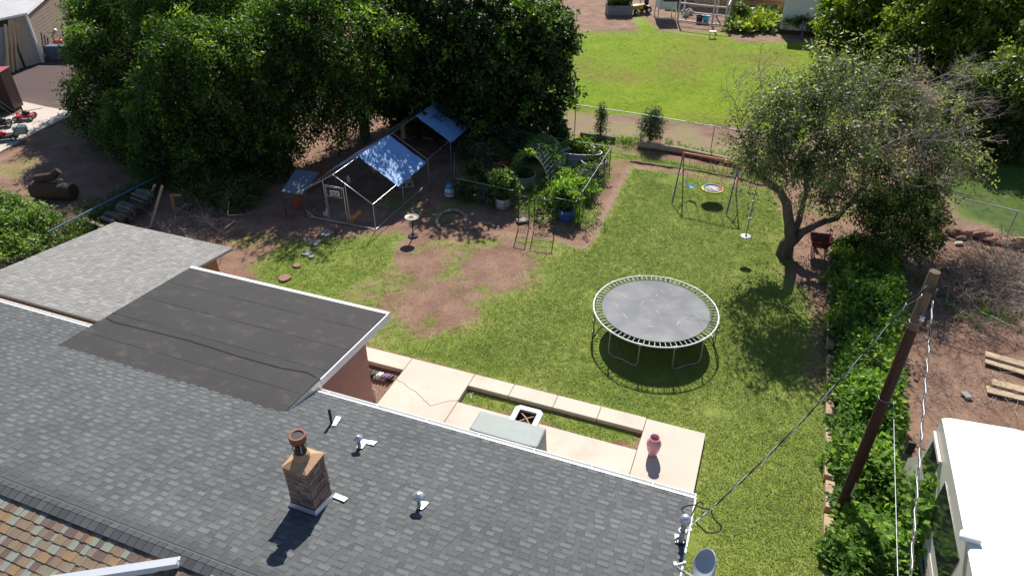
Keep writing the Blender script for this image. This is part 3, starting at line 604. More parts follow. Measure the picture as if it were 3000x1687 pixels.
CRA = [(-8.114, .2), (-6.206, .2)] + [(x, y - .005) for x, y in crk[::-1]]; CRB = [(x, y + .005) for x, y in crk] + [(-6.206, 4.524), (-8.114, 4.524)]
slab(-10.4, -8.12, 3.98, 4.53); slab(-8.12, -6.2, 0, 0, CRA)
slab(0, 0, 0, 0, CRB)
for a, b_ in ((-6.2, -5.04), (-5.04, -3.82), (-3.82, -2.65), (-2.65, -1.47)): slab(a, b_, 4.03, 4.53)
slab(-6.2, -1.47, .2, 3.36); slab(-1.47, -.0, .2, 4.5)

# ------------------------------------------------------------------ things on and by the patio
def grill():
    t = thing('covered_grill', 'grill under a smooth grey-green cover on the patio by the gutter', 'grill', M=UVM @ Matrix.Translation((-4.9, 1.85, .1)))
    M = WM[t]; P = [G(1413, 1208, .95), G(1597, 1262, .95), G(1578, 1325, .95), G(1368, 1266, .95)]
    P = [UVI @ p for p in P]; u0 = (P[0].x + P[3].x) / 2; u1 = (P[1].x + P[2].x) / 2; v1 = (P[0].y + P[1].y) / 2 ; v0 = (P[3].y + P[2].y) / 2
    v0, v1 = min(v0, v1), max(v0, v1); n = 22; mb = MB(UVM); prof = [(.10, .0), (.18, .02), (.88, .0), (.925, -.006), (.945, -.022), (.952, -.05)]; vs = []
    cu_, cv_ = (u0 + u1) / 2, (v0 + v1) / 2; hu, hv = (u1 - u0) / 2, (v1 - v0) / 2; N = 48
    for z, ins in prof:
        for j in range(N):
            a = 2 * math.pi * j / N; c, s = math.cos(a), math.sin(a); e = .13
            x = math.copysign(abs(c) ** e, c); y = math.copysign(abs(s) ** e, s); w = .018 * math.sin(9 * a + z * 3) * (1.0 if z < .8 else .25)
            vs.append((cu_ + x * (hu + ins + w), cv_ + y * (hv + ins + w), z + .1))
    fs = [(i * N + j, i * N + (j + 1) % N, (i + 1) * N + (j + 1) % N, (i + 1) * N + j) for i in range(len(prof) - 1) for j in range(N)] + [tuple(range((len(prof) - 1) * N, len(prof) * N))]
    mb.add(vs, fs, smooth=True); mb.sm[-1] = False; mb.build('cover', M_grillcover, t)
    mb = MB(UVM)
    for x, y in ((-1, -1), (1, -1), (1, 1), (-1, 1)): MB(UVM).box((cu_ + x * (hu - .08) - .02, cv_ + y * (hv - .08) - .02, .1), (cu_ + x * (hu - .08) + .02, cv_ + y * (hv - .08) + .02, .9)).build('leg', M_black, t)
    MB(UVM).box((cu_ - hu + .1, cv_ - hv + .08, .3), (cu_ + hu - .1, cv_ + hv - .08, .9)).build('cabinet', M_black, t)
grill()
c = UVI @ G(1540, 1222, .55); t = thing('side_stand', 'low square pale stand with open brown centre behind the covered grill', 'stand', M=UVM @ Matrix.Translation((c.x, c.y, .0)))
def octo(h, c_): return [(-h + c_, -h), (h - c_, -h), (h, -h + c_), (h, h - c_), (h - c_, h), (-h + c_, h), (-h, h - c_), (-h, -h + c_)]
Mt = WM[t]; mb = MB(Mt); o1, o2 = octo(.36, .09), octo(.22, .02); z0, z1 = .50, .56
vs = [(x, y, z1) for x, y in o1] + [(x, y, z1) for x, y in o2] + [(x, y, z0) for x, y in o1] + [(x, y, z0) for x, y in o2]; fs = []
for i in range(8):
    j = (i + 1) % 8; fs += [(i, j, 8 + j, 8 + i), (16 + i, 24 + i, 24 + j, 16 + j), (i, 16 + i, 16 + j, j), (8 + i, 8 + j, 24 + j, 24 + i)]
mb.add(vs, fs); mb.build('rim', M_dish, t, bevel=.008)
MB(Mt).box((-.23, -.23, .36), (.23, .23, .38)).build('tray', M_brownwood, t)
mb = MB(Mt); mb.box((-.25, -.25, .1), (-.235, .25, .5)); mb.box((.235, -.25, .1), (.25, .25, .5)); mb.box((-.235, .235, .1), (.235, .25, .5)); mb.box((-.235, -.25, .1), (.235, -.235, .5)); mb.build('base', M_brownwood, t)
MB(Mt).tube([(-.2, -.2, .47), (0, 0, .5), (.2, .2, .47)], .018, 8).build('rod', M_pale_wood, t); MB(Mt).tube([(.2, -.2, .47), (0.01, 0, .53), (-.2, .2, .47)], .018, 8).build('rod', M_pale_wood, t)
p = G(1911, 1330, .1); mb = MB(); mb.lathe([(.0, 0), (.085, .0), (.10, .03), (.15, .2), (.172, .33), (.165, .42), (.12, .485), (.108, .51), (.128, .56), (.118, .565), (.095, .51), (.1, .48), (.14, .40), (.12, .15), (0, .1)], 28, c=p)
mb.top('vase', M_pink, 'tall pink glazed vase with open top standing on the right patio slab', 'vase')
# bucket by the wall, shoes on the soil strip
p = G(1090, 1172, .0); t = thing('bucket', 'pale blue bucket tucked against the pink wall corner', 'bucket', p)
MB().lathe([(.10, 0), (.13, .28), (.14, .285), (.125, .27), (.095, .02), (0, .02)], 18, c=p).build('pail', M_dish, t); MB().tube([(p.x - .13, p.y, .27), (p.x - .09, p.y - .1, .2), (p.x + .05, p.y - .14, .17), (p.x + .13, p.y, .27)], .006, 5).build('handle', M_dull, t)
def shoe(px, py, m, lab, rz):
    p = G(px, py, .03); t = thing('shoe', lab, 'shoe', p, rz, 'shoes lined up on the soil by the patio'); M = WM[t]
    pts = [(-.13, .032), (-.06, .034), (0, .034), (.06, .044), (.11, .042), (.14, .02)]
    mb = MB(M); vs = []; N = 10
    for x, w in pts:
        for j in range(N): a = 2 * math.pi * j / N; vs.append((x, w * math.cos(a), .035 + (.035 if x < .02 else .025) * math.sin(a)))
    mb.add(vs, [(i * N + j, i * N + (j + 1) % N, (i + 1) * N + (j + 1) % N, (i + 1) * N + j) for i in range(5) for j in range(N)] + [tuple(range(N))[::-1], tuple(range(50, 60))], smooth=True); mb.build('upper', m, t)
    MB(M).prism([(-.14, -.03), (-.14, .03), (0, .03), (.09, .047), (.145, .015), (.145, -.015), (.09, -.047), (0, -.03)], -.01, .012).build('sole', M_whitefeather if m is not M_black else M_black, t)
    MB(M).lathe([(.0, .07), (.024, .071)], 10, c=(-.07, 0, 0)).build('opening', M_rubber, t)
M_lilac = mat('lilac_canvas', (.25, .14, .3), .8)
for i, (px, py, m, lb) in enumerate(((1073, 1092, M_black, 'black shoe nearest the pink wall in the shoe row'), (1080, 1094, M_darklog, 'dark brown shoe second from the pink wall in the shoe row'), (1090, 1096, M_black, 'left black trainer of the middle pair in the shoe row'), (1097, 1098, M_black, 'right black trainer of the middle pair in the shoe row'),
                                    (1106, 1101, M_cream, 'left cream clog in the shoe row beside the patio'), (1114, 1103, M_cream, 'right cream clog in the shoe row beside the patio'), (1125, 1105, M_lilac, 'left lilac shoe in the shoe row beside the patio'), (1134, 1107, M_lilac, 'right lilac shoe in the shoe row beside the patio'), (1144, 1109, M_black, 'dark shoe at the right end of the shoe row'))):
    shoe(px, py, m, lb, YAW + 1.2 + (i % 3) * .1)
mb = MB(UVM); mb.tube([(-6.0 + .05 * math.sin(k), 3.66 + .03 * k, .02 + .02 * (k % 2)) for k in range(8)], .011, 6); mb.top('hose_end', M_whitefeather, 'short pale bent hose end lying in the patio grass inset', 'hose')

# ------------------------------------------------------------------ trampoline
TC = Vector((4.2, 16.55, 0)); TR = 1.8; TZ = .8
tr = thing('trampoline', 'large round trampoline with grey scuffed mat and white frame on the lawn', 'trampoline', TC, math.radians(37)); Mt = WM[tr]
mb = MB(Mt); mb.torus((0, 0, TZ), TR, .022, 96, 8); mb.build('rim', M_white, tr)
mb = MB(Mt); N = 72; rings = 10; vs = [(0, 0, TZ - .045)]; MR = TR - .235
for i in range(1, rings + 1):
    r = MR * i / rings; vs += [(r * math.cos(2 * math.pi * j / N), r * math.sin(2 * math.pi * j / N), TZ - .045 + .045 * (i / rings) ** 2) for j in range(N)]
fs = [(0, 1 + j, 1 + (j + 1) % N) for j in range(N)] + [(1 + (i - 1) * N + j, 1 + i * N + j, 1 + i * N + (j + 1) % N, 1 + (i - 1) * N + (j + 1) % N) for i in range(1, rings) for j in range(N)]
mb.add(vs, fs, smooth=True); mt_ = mb.build('mat', M_mat, tr); MB(Mt).torus((0, 0, TZ + .001), MR, .009, 72, 5).build('mat_hem', M_black, tr)
q = random.Random(12); mb = MB(Mt)
for k in range(26):
    a = q.uniform(0, 6.28); r = q.uniform(.2, MR * .9); x, y = r * math.cos(a), r * math.sin(a); b_ = q.uniform(0, 6.28); L = q.uniform(.05, .38); w = q.uniform(.004, .01); cvt = q.uniform(-.6, .6)
    hz = lambda x, y: TZ - .045 + .045 * ((x * x + y * y) / MR ** 2) + .003
    pts = [];
    for i in range(6): s = i / 5 * L; bb = b_ + cvt * i / 5; pts.append((x + s * math.cos(bb), y + s * math.sin(bb)))
    vs = []
    for i, (X, Y) in enumerate(pts): wi = w * math.sin(math.pi * (i + .3) / 5.6); bb = b_ + cvt * i / 5; vs += [(X - math.sin(bb) * wi, Y + math.cos(bb) * wi, hz(X, Y)), (X + math.sin(bb) * wi, Y - math.cos(bb) * wi, hz(X, Y))]
    mb.add(vs, [(2 * i + 1, 2 * i + 3, 2 * i + 2, 2 * i) for i in range(5)])
mb.build('scuff_mark', M_scuff, tr)['kind'] = 'stuff'
spm = MB(); spm.tube([(MR + .0, 0, 0), (MR + .05, 0, .0)], .006, 5); spm.tube([(MR + .05, 0, 0), (TR - .06, 0, 0)], .012, 6); spm.tube([(TR - .06, 0, 0), (TR - .015, 0, .005)], .006, 5)
spm.bar((MR - .0, -.025, 0), (MR - .0, .025, 0), .01, .01); spr = spm.mesh('spring', M_dull)
for k in range(72): link('spring', spr, tr, Mt @ Matrix.Translation((0, 0, TZ)) @ Matrix.Rotation(2 * math.pi * (k + .5) / 72, 4, 'Z'))
for k in range(12):
    a = 2 * math.pi * k / 12; MB(Mt @ Matrix.Rotation(a, 4, 'Z')).tube([(TR, -.06, TZ), (TR, .06, TZ)], .032, 8).build('joint', M_white, tr)
for k in range(0, 12, 2):
    a0, a1 = 2 * math.pi * k / 12, 2 * math.pi * (k + 1) / 12; pt = lambda a, z, r=TR: (r * math.cos(a), r * math.sin(a), z); am = (a0 + a1) / 2
    MB(Mt).tube([pt(a0, TZ), pt(a0, .16, TR + .02), pt(a0 + .03, .06, TR + .02), pt(a0 + .1, .025, TR), pt(am, .025, TR - .07), pt(a1 - .1, .025, TR), pt(a1 - .03, .06, TR + .02), pt(a1, .16, TR + .02), pt(a1, TZ)], .019, 8).build('leg', M_dullsteel, tr)

# ------------------------------------------------------------------ swing set
F1, B1, F2, B2 = G(1969, 595), G(2000.7, 540), G(2128, 628.5), G(2156, 569); T1 = (F1 + B1) / 2; T2 = (F2 + B2) / 2; T1.z = T2.z = 1.78
sw = thing('swing_set', 'small swing set with orange top bar and blue legs on the lawn', 'swing set', (T1 + T2) / 2 * 1 - Vector((0, 0, 1.78)))
MB().tube([T1, T2], .028, 10).build('top_bar', M_orange, sw)
for f_, b_, t_ in ((F1, B1, T1), (F2, B2, T2)):
    for e in (f_, b_): MB().tube([e, t_ - (t_ - e) * .08], .024, 8).build('leg', M_blue, sw)
    MB().tube([f_ * .45 + t_ * .55, b_ * .45 + t_ * .55], .02, 8).build('brace', M_orange, sw)
    mb = MB()
    for e in (f_, b_): mb.tube([t_, t_ - (t_ - e) * .10], .03, 8)
    mb.build('corner_bracket', M_orange, sw)
ax = (T2 - T1).normalized(); pa, pb = T1 + ax * .30, T1 + ax * .70
st = thing('belt_swing', 'bright blue curved belt swing hanging left on the swing set', 'swing', (pa + pb) / 2 - Vector((0, 0, 1.3)))
sz = .55; L_, R_ = pa.copy(), pb.copy(); L_.z = R_.z = sz; L_ -= ax * .02; R_ += ax * .02
mb = MB(); sy = Vector((-ax.y, ax.x, 0)); vs = []
for i in range(11):
    k = i / 10; c = L_.lerp(R_, k) - Vector((0, 0, .17 * math.sin(math.pi * k)))
    for s_, dz in ((-.07, 0), (.07, 0), (.07, -.012), (-.07, -.012)): vs.append(c + sy * s_ + Vector((0, 0, dz)))
mb.add(vs, [(i * 4 + a, i * 4 + (a + 1) % 4, i * 4 + 4 + (a + 1) % 4, i * 4 + 4 + a) for i in range(10) for a in range(4)] + [(0, 1, 2, 3), (43, 42, 41, 40)]); mb.build('seat', M_sky, st)
for a_, b_ in ((pa, L_), (pb, R_)): MB().tube([a_, b_], .009, 5).build('rope', M_orange, st)
pc, pd = T1 + ax * 1.10, T1 + ax * 1.62; cz = .48; cc = (pc + pd) / 2; cc.z = cz; SR = .40
sc = thing('saucer_swing', 'round rainbow-rimmed saucer swing with grey seat on the swing set', 'swing', (cc.x, cc.y, 0))
nseg = 40; cols = [M_yellow, M_teal, M_purple, M_red, M_red]
for s_, (m_, a0, a1) in enumerate(((M_yellow, 150, 280), (M_teal, 95, 150), (M_purple, 45, 95), (M_red, -35, 45), (M_yellow, 280, 325))):
    MB().tube([cc + Vector((SR * math.cos(math.radians(a)), SR * math.sin(math.radians(a)), 0)) for a in np.linspace(a0, a1, 10)], .045, 8).build('rim_padding', m_, sc)
MB().lathe([(0.001, .0), (.37, .005), (.37, -.01), (0.001, -.012)], 28, c=cc).build('seat', M_grayfab, sc)
q = random.Random(2); mb = MB()
for k in range(5): a = -.9 + k * .22; mb.bar(cc + Vector((-.18 * math.cos(a) + .08, -.18 * math.sin(a) - .12 + .05 * k, .012)), cc + Vector((.18 * math.cos(a) + .08, .18 * math.sin(a) - .12 + .05 * k, .012)), .03, .006)
mb.build('seat_print', M_whitefeather, sc)
for top in (pc, pd):
    for dy in (-.3, .3):
        s_ = 1 if top is pd else -1; e = cc + ax * s_ * .27 + sy * dy; MB().tube([top, top.lerp(e, .3).lerp(top + Vector((0, 0, -.3)), .6), e], .008, 5).build('rope', M_orange, sc)

# ------------------------------------------------------------------ bird bath, stones, stepping stones
p = G(1211, 690); t = thing('bird_bath', 'green-rimmed bird bath on a thin dark pedestal with seed in its bowl', 'bird bath', p)
MB().lathe([(.14, 0), (.12, .03), (.03, .05), (.022, .3), (.03, .34), (.022, .38), (.025, .66), (.06, .7)], 14, c=p).build('pedestal', M_greenmetal, t)
MB().lathe([(.04, .68), (.17, .70), (.25, .75), (.265, .77), (.245, .765), (.16, .725), (0, .715)], 28, c=p).build('bowl', M_bird, t)
mb = MB(); mb.lathe([(.205, .744), (.14, .752), (0, .758)], 24, c=p); mb.build('seed', M_birdin, t)
for k in range(3): MB().rock(p + Vector((.05 * k - .07, .03 * (k % 2), .775)), .035, .03, .02, k).build('pebble', M_rock, t)
q = random.Random(9)
for k in range(13): a = k * .483; mbk = MB(); mbk.tint = q.random(); mbk.rock(p + Vector((.16 * math.cos(a), .15 * math.sin(a), .02)), .045, .04, .035, k + 40); mbk.top('pebble', M_rock, 'small pale pebble ringing the foot of the bird bath', 'stone', 'pebbles round the bird bath foot')
for k in range(22):
    a = math.radians(222 - k * 10.6); c_ = G(1322, 648); mbk = MB(); mbk.tint = .3 + .7 * q.random(); s_ = q.uniform(.8, 1.2)
    mbk.rock(c_ + Vector((.52 * math.cos(a) * 1.05, .85 * math.sin(a), .04)), .085 * s_, .07 * s_, .06 * s_, k + 70); mbk.top('stone', M_rock, 'rounded pale stone in the half ring beside the bird bath', 'stone', 'stones in the half ring')
for i, (px, py, w, m_, lb) in enumerate(((955, 684, .42, M_flag, 'square grey stepping stone nearest the wire run'), (921, 711, .38, M_flag, 'square grey stepping stone second from the wire run'), (899, 742, .27, M_flag, 'broken grey stepping stone in the middle of the row'), (912, 752, .16, M_flag, 'small grey chip beside the broken stepping stone'), (869, 778, .22, M_flagred, 'narrow pinkish stepping stone second from the roof'), (834, 815, .3, M_flagred, 'round reddish stepping stone nearest the dark flat roof'))):
    p = G(px, py); n_ = 4 if i < 2 else 8; mbk = MB(); r0 = YAW + .785 + .1 * i; poly = [(p.x + w * .7 * math.cos(r0 + 2 * math.pi * j / n_) * (q.uniform(.85, 1.1) if n_ > 4 else 1) * (.6 if i == 4 and j % 4 < 2 else 1), p.y + w * .7 * math.sin(r0 + 2 * math.pi * j / n_) * (q.uniform(.85, 1.1) if n_ > 4 else 1)) for j in range(n_)]
    mbk.prism(poly, -.03, .035); mbk.top('stepping_stone', m_, lb, 'stepping stone', 'stepping stones across the shaded lawn', bevel=.006)
for (px, py, w, lb) in ((1531, 648, .38, 'pale flat stone slab lying by the garden gate'),):
    p = G(px, py); MB(Matrix.Translation(p) @ Matrix.Rotation(.3, 4, 'Z')).box((-w * .6, -w * .4, 0), (w * .6, w * .4, .07)).top('flat_stone', M_flag, lb, 'stone', bevel=.01)
p = G(2830, 1158); MB(Matrix.Translation(p) @ Matrix.Rotation(.2, 4, 'Z')).box((-.1, -.12, 0.02), (.1, .12, .05)).top('paving_chip', M_flag, 'small square grey tile lying on the soil above the motorhome', 'tile')
for px, py, s_, lb in ((355, 463, .12, 'small white stone on the bare soil below the big left tree'), (2810, 715, .2, 'white crumpled scrap lying below the row of red rocks')):
    mbk = MB(); mbk.rock(G(px, py) + Vector((0, 0, .04)), s_, s_ * .6, .05, int(px)); mbk.top('white_scrap', M_whitefeather, lb, 'scrap')

# ------------------------------------------------------------------ chicken run
RF0, RF1 = G(898, 632), G(1101, 673); ru0, rv0 = guv(1101, 673); ru1 = ru0 - 3.1; RL = 8.9; EH, RH = 1.05, 1.98
def RN(a, b_, z): return W(ru1 + (ru0 - ru1) * a, rv0 + b_, z)       # a 0..1 across, b along
run = thing('chicken_run', 'long gabled steel-tube chicken run with wire mesh by the trees', 'chicken run', RN(.5, RL / 2, 0), YAW)
nb = 4; seg = RL / nb
for k in range(nb + 1):
    b_ = k * seg
    mb = MB(); mb.tube([RN(0, b_, 0), RN(0, b_, EH), RN(.5, b_, RH), RN(1, b_, EH), RN(1, b_, 0)], .015, 7); mb.build('hoop_frame', M_dullsteel if k else M_steel, run)
for a, z, nm in ((0, .02, 'ground_rail'), (1, .02, 'ground_rail'), (0, EH, 'eave_rail'), (1, EH, 'eave_rail'), (.5, RH, 'ridge_rail')): MB().tube([RN(a, 0, z), RN(a, RL, z)], .014, 7).build(nm, M_steel, run)
MB().tube([RN(0, 0, .02), RN(1, 0, .02)], .019, 7).build('ground_rail', M_steel, run); MB().tube([RN(0, RL, .02), RN(1, RL, .02)], .019, 7).build('ground_rail', M_steel, run)
MB().tube([RN(0, .02, .25), RN(.12, .02, .03)], .014, 6).build('corner_brace', M_steel, run)
dr = thing('door', None, None, M=WM[run]); dr.parent = run; dr.matrix_local = Matrix()
mb = MB(); da, db_ = .37, .62
mb.tube([RN(da, -.03, .03), RN(da, -.03, 1.52), RN(db_, -.03, 1.52), RN(db_, -.03, .03), RN(da, -.03, .03)], .016, 6); mb.build('door_frame', M_steel, dr)
mb = MB(); mb.tube([RN(da + .02, -.05, 1.1), RN(da + .02, -.05, 1.48), RN(db_ - .02, -.05, 1.48), RN(db_ - .02, -.05, 1.1), RN(da + .02, -.05, 1.1)], .012, 6); mb.build('inner_frame', M_steel, dr)
mb = MB(); mb.tube([RN(da - .03, 0, 0), RN(da - .03, 0, 1.68)], .019, 7); mb.tube([RN(db_ + .03, 0, 0), RN(db_ + .03, 0, 1.72)], .019, 7); mb.build('door_post', M_steel, dr)
a_, b_ = RN(da + .065, -.065, 1.18), RN(db_ - .05, -.065, 1.18); MB().bar(a_ + Vector((0, 0, .08)), b_ + Vector((0, 0, .08)), .008, .19, up=(0, 0, 1)).build('sign', M_cream, dr)
mb = MB()
for j, (s0, s1, z) in enumerate(((.12, .88, .135), (.1, .9, .085), (.2, .8, .03))): mb.bar(a_.lerp(b_, s0) + Vector((.0, -.008, z)), a_.lerp(b_, s1) + Vector((.0, -.008, z)), .004, .022)
mb.build('sign_lettering', M_black, dr)
# wire mesh of the run (fine wires)
mb = MB(); w_ = .0022
def wires(mb, A, B, C_, D_, step, r=.002):      # two families of straight wires on quad A B C D
    n1 = max(2, int((B - A).length / step)); n2 = max(2, int((D_ - A).length / step))
    for i in range(1, n1): mb.tube([A.lerp(B, i / n1), D_.lerp(C_, i / n1)], r, 3, cap=False, smooth=False)
    for i in range(1, n2): mb.tube([A.lerp(D_, i / n2), B.lerp(C_, i / n2)], r, 3, cap=False, smooth=False)
wires(mb, RN(1, 0, 0), RN(1, RL, 0), RN(1, RL, EH), RN(1, 0, EH), .15, .0010); wires(mb, RN(0, 0, 0), RN(1, 0, 0), RN(1, 0, EH), RN(0, 0, EH), .12, .0010)
wires(mb, RN(0, 0, 0), RN(0, RL, 0), RN(0, RL, EH), RN(0, 0, EH), .15, .0010); wires(mb, RN(0, 0, EH), RN(0, RL, EH), RN(.5, RL, RH), RN(.5, 0, RH), .2, .0010)
mb.build('wire_mesh', M_netting, run)['kind'] = 'stuff'
def tarp(b0, b1, ml, mr, lab, seed, ovl=.0):
    q = random.Random(seed); t = thing('tarpaulin', lab, 'tarpaulin', RN(.5, (b0 + b1) / 2, RH), YAW, 'blue tarpaulins over the wire run')
    for side, m_ in ((0, ml), (1, mr)):
        mb = MB(); n1, n2 = 14, 12; vs = []
        for i in range(n1 + 1):
            for j in range(n2 + 1):
                s = j / n2; b_ = b0 + (b1 - b0) * i / n1; ss = s * 1.07; a = .5 + (.5 * ss if side else -.5 * ss) * 1.0
                z = RH + (EH - RH) * ss + .035 - .05 * math.sin(math.pi * s) * math.sin(math.pi * i / n1) + .008 * math.sin(i * 2.1 + j * .9 + seed)
                vs.append(RN(a, b_ + .02 * math.sin(j * 1.3 + seed) * (1 if i in (0, n1) else 0), z))
        f = [(i * (n2 + 1) + j, (i + 1) * (n2 + 1) + j, (i + 1) * (n2 + 1) + j + 1, i * (n2 + 1) + j + 1) for i in range(n1) for j in range(n2)]
        mb.add(vs, f if not side else [x[::-1] for x in f], smooth=True); mb.build('panel', m_, t)
    mb = MB()
    for i in range(8):
        for a, z in ((1.02, EH - .01), (-.02, EH - .01)): mb.tube([RN(a, b0 + .1 + (b1 - b0 - .2) * i / 7, z + .05), RN(1 if a > .5 else 0, b0 + .1 + (b1 - b0 - .2) * i / 7, EH)], .006, 4)
    mb.build('tie', M_black, t)
tarp(1.75, 4.15, M_tarp, M_tarp, 'blue tarpaulin over the front half of the run, dappled with sun', 1)
tarp(6.55, RL + .12, M_tarpwhite, M_tarp, 'blue tarpaulin over the far end of the run under the dark tree', 2)
# coop under a slate-blue sheet left of the run
t = thing('hen_house', 'low hen house with blue-grey sheet roof and red-brown board walls left of the run', 'hen house', G(880, 560), YAW)
P = [G(866, 497, 1.3), G(935, 505, 1.25), G(885, 570, .95), G(825, 560, 1.0)]
mb = MB(); Q = [p - Vector((0, 0, .03)) for p in P]; mb.add(P + Q, [(3, 2, 1, 0), (4, 5, 6, 7), (0, 1, 5, 4), (1, 2, 6, 5), (2, 3, 7, 6), (3, 0, 4, 7)]); mb.build('roof', M_slate, t)
for j in range(5):
    a_, b_ = Vector(G(905, 565, 0)).lerp(G(962, 530, 0), j / 5), Vector(G(905, 565, 0)).lerp(G(962, 530, 0), (j + .85) / 5); mb = MB(); mb.add([a_, b_, b_ + Vector((0, 0, .8)), a_ + Vector((0, 0, .8)), a_ + Vector((-.02, .02, 0)), b_ + Vector((-.02, .02, 0)), b_ + Vector((-.02, .02, .8)), a_ + Vector((-.02, .02, .8))], [(0, 1, 2, 3), (7, 6, 5, 4), (3, 2, 6, 7), (0, 3, 7, 4), (1, 5, 6, 2)]); mb.build('board', M_redwood, t)
mb = MB(); mb.bar(G(868, 610, 0), G(872, 575, .5), .3, .03, up=(0, -1, .3)); mb.build('ramp', M_redwood, t)
for p in P: MB().tube([p, (p.x, p.y, 0)], .03, 6).build('post', M_brownwood, t)
def hen(px, py, m_, lab, s=1., rz=0.):
    p = G(px, py); t = thing('hen', lab, 'hen', p, rz); M = WM[t] @ Matrix.Scale(s, 4); mb = MB(M)
    mb.tube([(-.24, 0, .40), (-.2, 0, .36), (-.12, 0, .27), (-.02, 0, .22), (.08, 0, .23), (.14, 0, .30), (.165, 0, .38), (.18, 0, .43), (.2, 0, .455)], [.012, .05, .075, .105, .095, .06, .04, .035, .012], 12); mb.build('body', m_, t)
    MB(M).add([(-.13, .0, .3), (-.3, .0, .34), (-.34, .015, .5), (-.25, -.01, .5), (-.16, 0, .42)], [(0, 1, 2, 3, 4)]).add([(-.13, .02, .3), (-.3, .03, .36), (-.31, .04, .5), (-.2, .02, .45)], [(0, 1, 2, 3)]).build('tail', m_, t)
    for y in (-.04, .04): MB(M).tube([(0, y, .14), (.01, y, .07), (-.01, y, .0), (.04, y, 0.005)], .008, 5).build('leg', M_yellow, t)
    MB(M).tube([(.2, 0, .44), (.245, 0, .43)], [.014, .003], 6).build('beak', M_yellow, t); MB(M).add([(.15, 0, .46), (.21, 0, .46), (.2, .004, .5), (.18, 0, .48), (.165, -.004, .5)], [(0, 1, 2, 3, 4)]).build('comb', M_redpaint, t)
    return t
hen(1034, 655, M_hen, 'tan hen standing inside the front of the wire run', 1.15, math.pi)
hen(958, 640, M_whitefeather, 'pale hen pecking left of the run door', .8, 1.5)
def feeder(px, py, z, lab, gr=None):
    p = G(px, py, z); t = thing('poultry_feeder', lab, 'feeder', p, 0, gr)
    MB().lathe([(.17, 0), (.18, .06), (.13, .07), (.12, .3), (.10, .36), (.03, .38)], 16, c=p).build('hopper', M_whitefeather, t); MB().lathe([(.175, .03), (.19, .03), (.19, .06), (.175, .06)], 16, c=p).build('tray', M_redpaint, t)
feeder(1102, 498, .3, 'white hanging poultry feeder at the left, under the front tarpaulin'); feeder(1195, 525, .35, 'white poultry feeder on the grey block by the right rail')
p = G(1190, 545); t = thing('concrete_block', 'grey hollow concrete block under the right poultry feeder', 'block', p, .2); M = WM[t]
mb = MB(M); mb.box((-.3, -.2, 0), (.3, .2, .3)); mb.build('block', M_flag, t)
for x in (-.14, .14): MB(M).box((x - .08, -.205, .08), (x + .08, -.201, .22)).build('hollow', M_soil, t)
p = G(1022, 533); MB().lathe([(.07, 0), (.08, .02), (.08, .2), (.05, .26), (.02, .3)], 14, c=p).top('water_jug', M_whitefeather, 'white water jug standing inside the run near the door', 'jug')
p = G(1185, 405); t = thing('perch_ladder', 'rough wooden perch ladder under the gap between the tarpaulins', 'perch')
a_, b_ = G(1195, 425, .9), G(1285, 465, .1); 
mb = MB(); mb.tube([a_, b_], .035, 6); mb.build('rail', M_brownwood, t); MB().tube([a_ + Vector((.4, -.3, 0)), b_ + Vector((.4, -.3, 0))], .035, 6).build('rail', M_brownwood, t)
for k in range(4): c_ = a_.lerp(b_, (k + .5) / 4); MB().tube([c_, c_ + Vector((.4, -.3, 0))], .025, 6).build('rung', M_brownwood, t)
p = G(1183, 405); t = thing('perch_stump', 'pale split wooden stump standing inside the run', 'stump', p)
MB().tube([p, p + Vector((0, 0, .5)), p + Vector((.05, 0, .9))], [.14, .12, .09], 9).build('stem', M_pale_wood, t); MB().tube([p + Vector((0, 0, .6)), p + Vector((.3, 0, 1.0))], [.06, .04], 7).build('branch', M_pale_wood, t)
# ------------------------------------------------------------------ foliage makers
def leaves(C, A, n, size, asp, seed, spread, updir=.35, tint0=None, tsd=.13, dens=None):
    """C (k,3) spray centres, A (k,3) spray axes; n leaves per spray"""
    q = np.random.default_rng(seed); k = len(C); m = k * n; t = q.random(m)
    A = A / (np.linalg.norm(A, axis=1, keepdims=True) + 1e-9); c = np.repeat(C, n, 0); a = np.repeat(A, n, 0)
    L = np.repeat(spread[0] * q.uniform(.6, 1.3, k), n)
    sid = q.normal(0, 1, (m, 3)); sid -= a * (sid * a).sum(1, keepdims=True); sid /= np.linalg.norm(sid, axis=1, keepdims=True) + 1e-9
    p = c + a * ((t - .5) * L)[:, None] + sid * (spread[1] * np.abs(q.normal(0, 1, m)))[:, None]; p[:, 2] -= .25 * L * t * t * spread[2]
    ld = a * .35 + sid * .8 + q.normal(0, .35, (m, 3)); ld[:, 2] -= .25; ld /= np.linalg.norm(ld, axis=1, keepdims=True) + 1e-9
    nm = q.normal(0, .55, (m, 3)); nm[:, 2] += updir * 2; w = np.cross(ld, nm); w /= np.linalg.norm(w, axis=1, keepdims=True) + 1e-9
    s = size * q.uniform(.6, 1.35, m)[:, None]; ww = w * s * asp / 2; ll = ld * s
    V = np.stack([p, p + ll * .45 + ww, p + ll, p + ll * .45 - ww], 1)
    tt = np.clip(np.repeat(tint0 if tint0 is not None else q.uniform(.1, .7, k), n) + q.normal(0, tsd, m), 0, 1)
    return V.reshape(-1, 3), np.arange(m * 4).reshape(-1, 4), tt
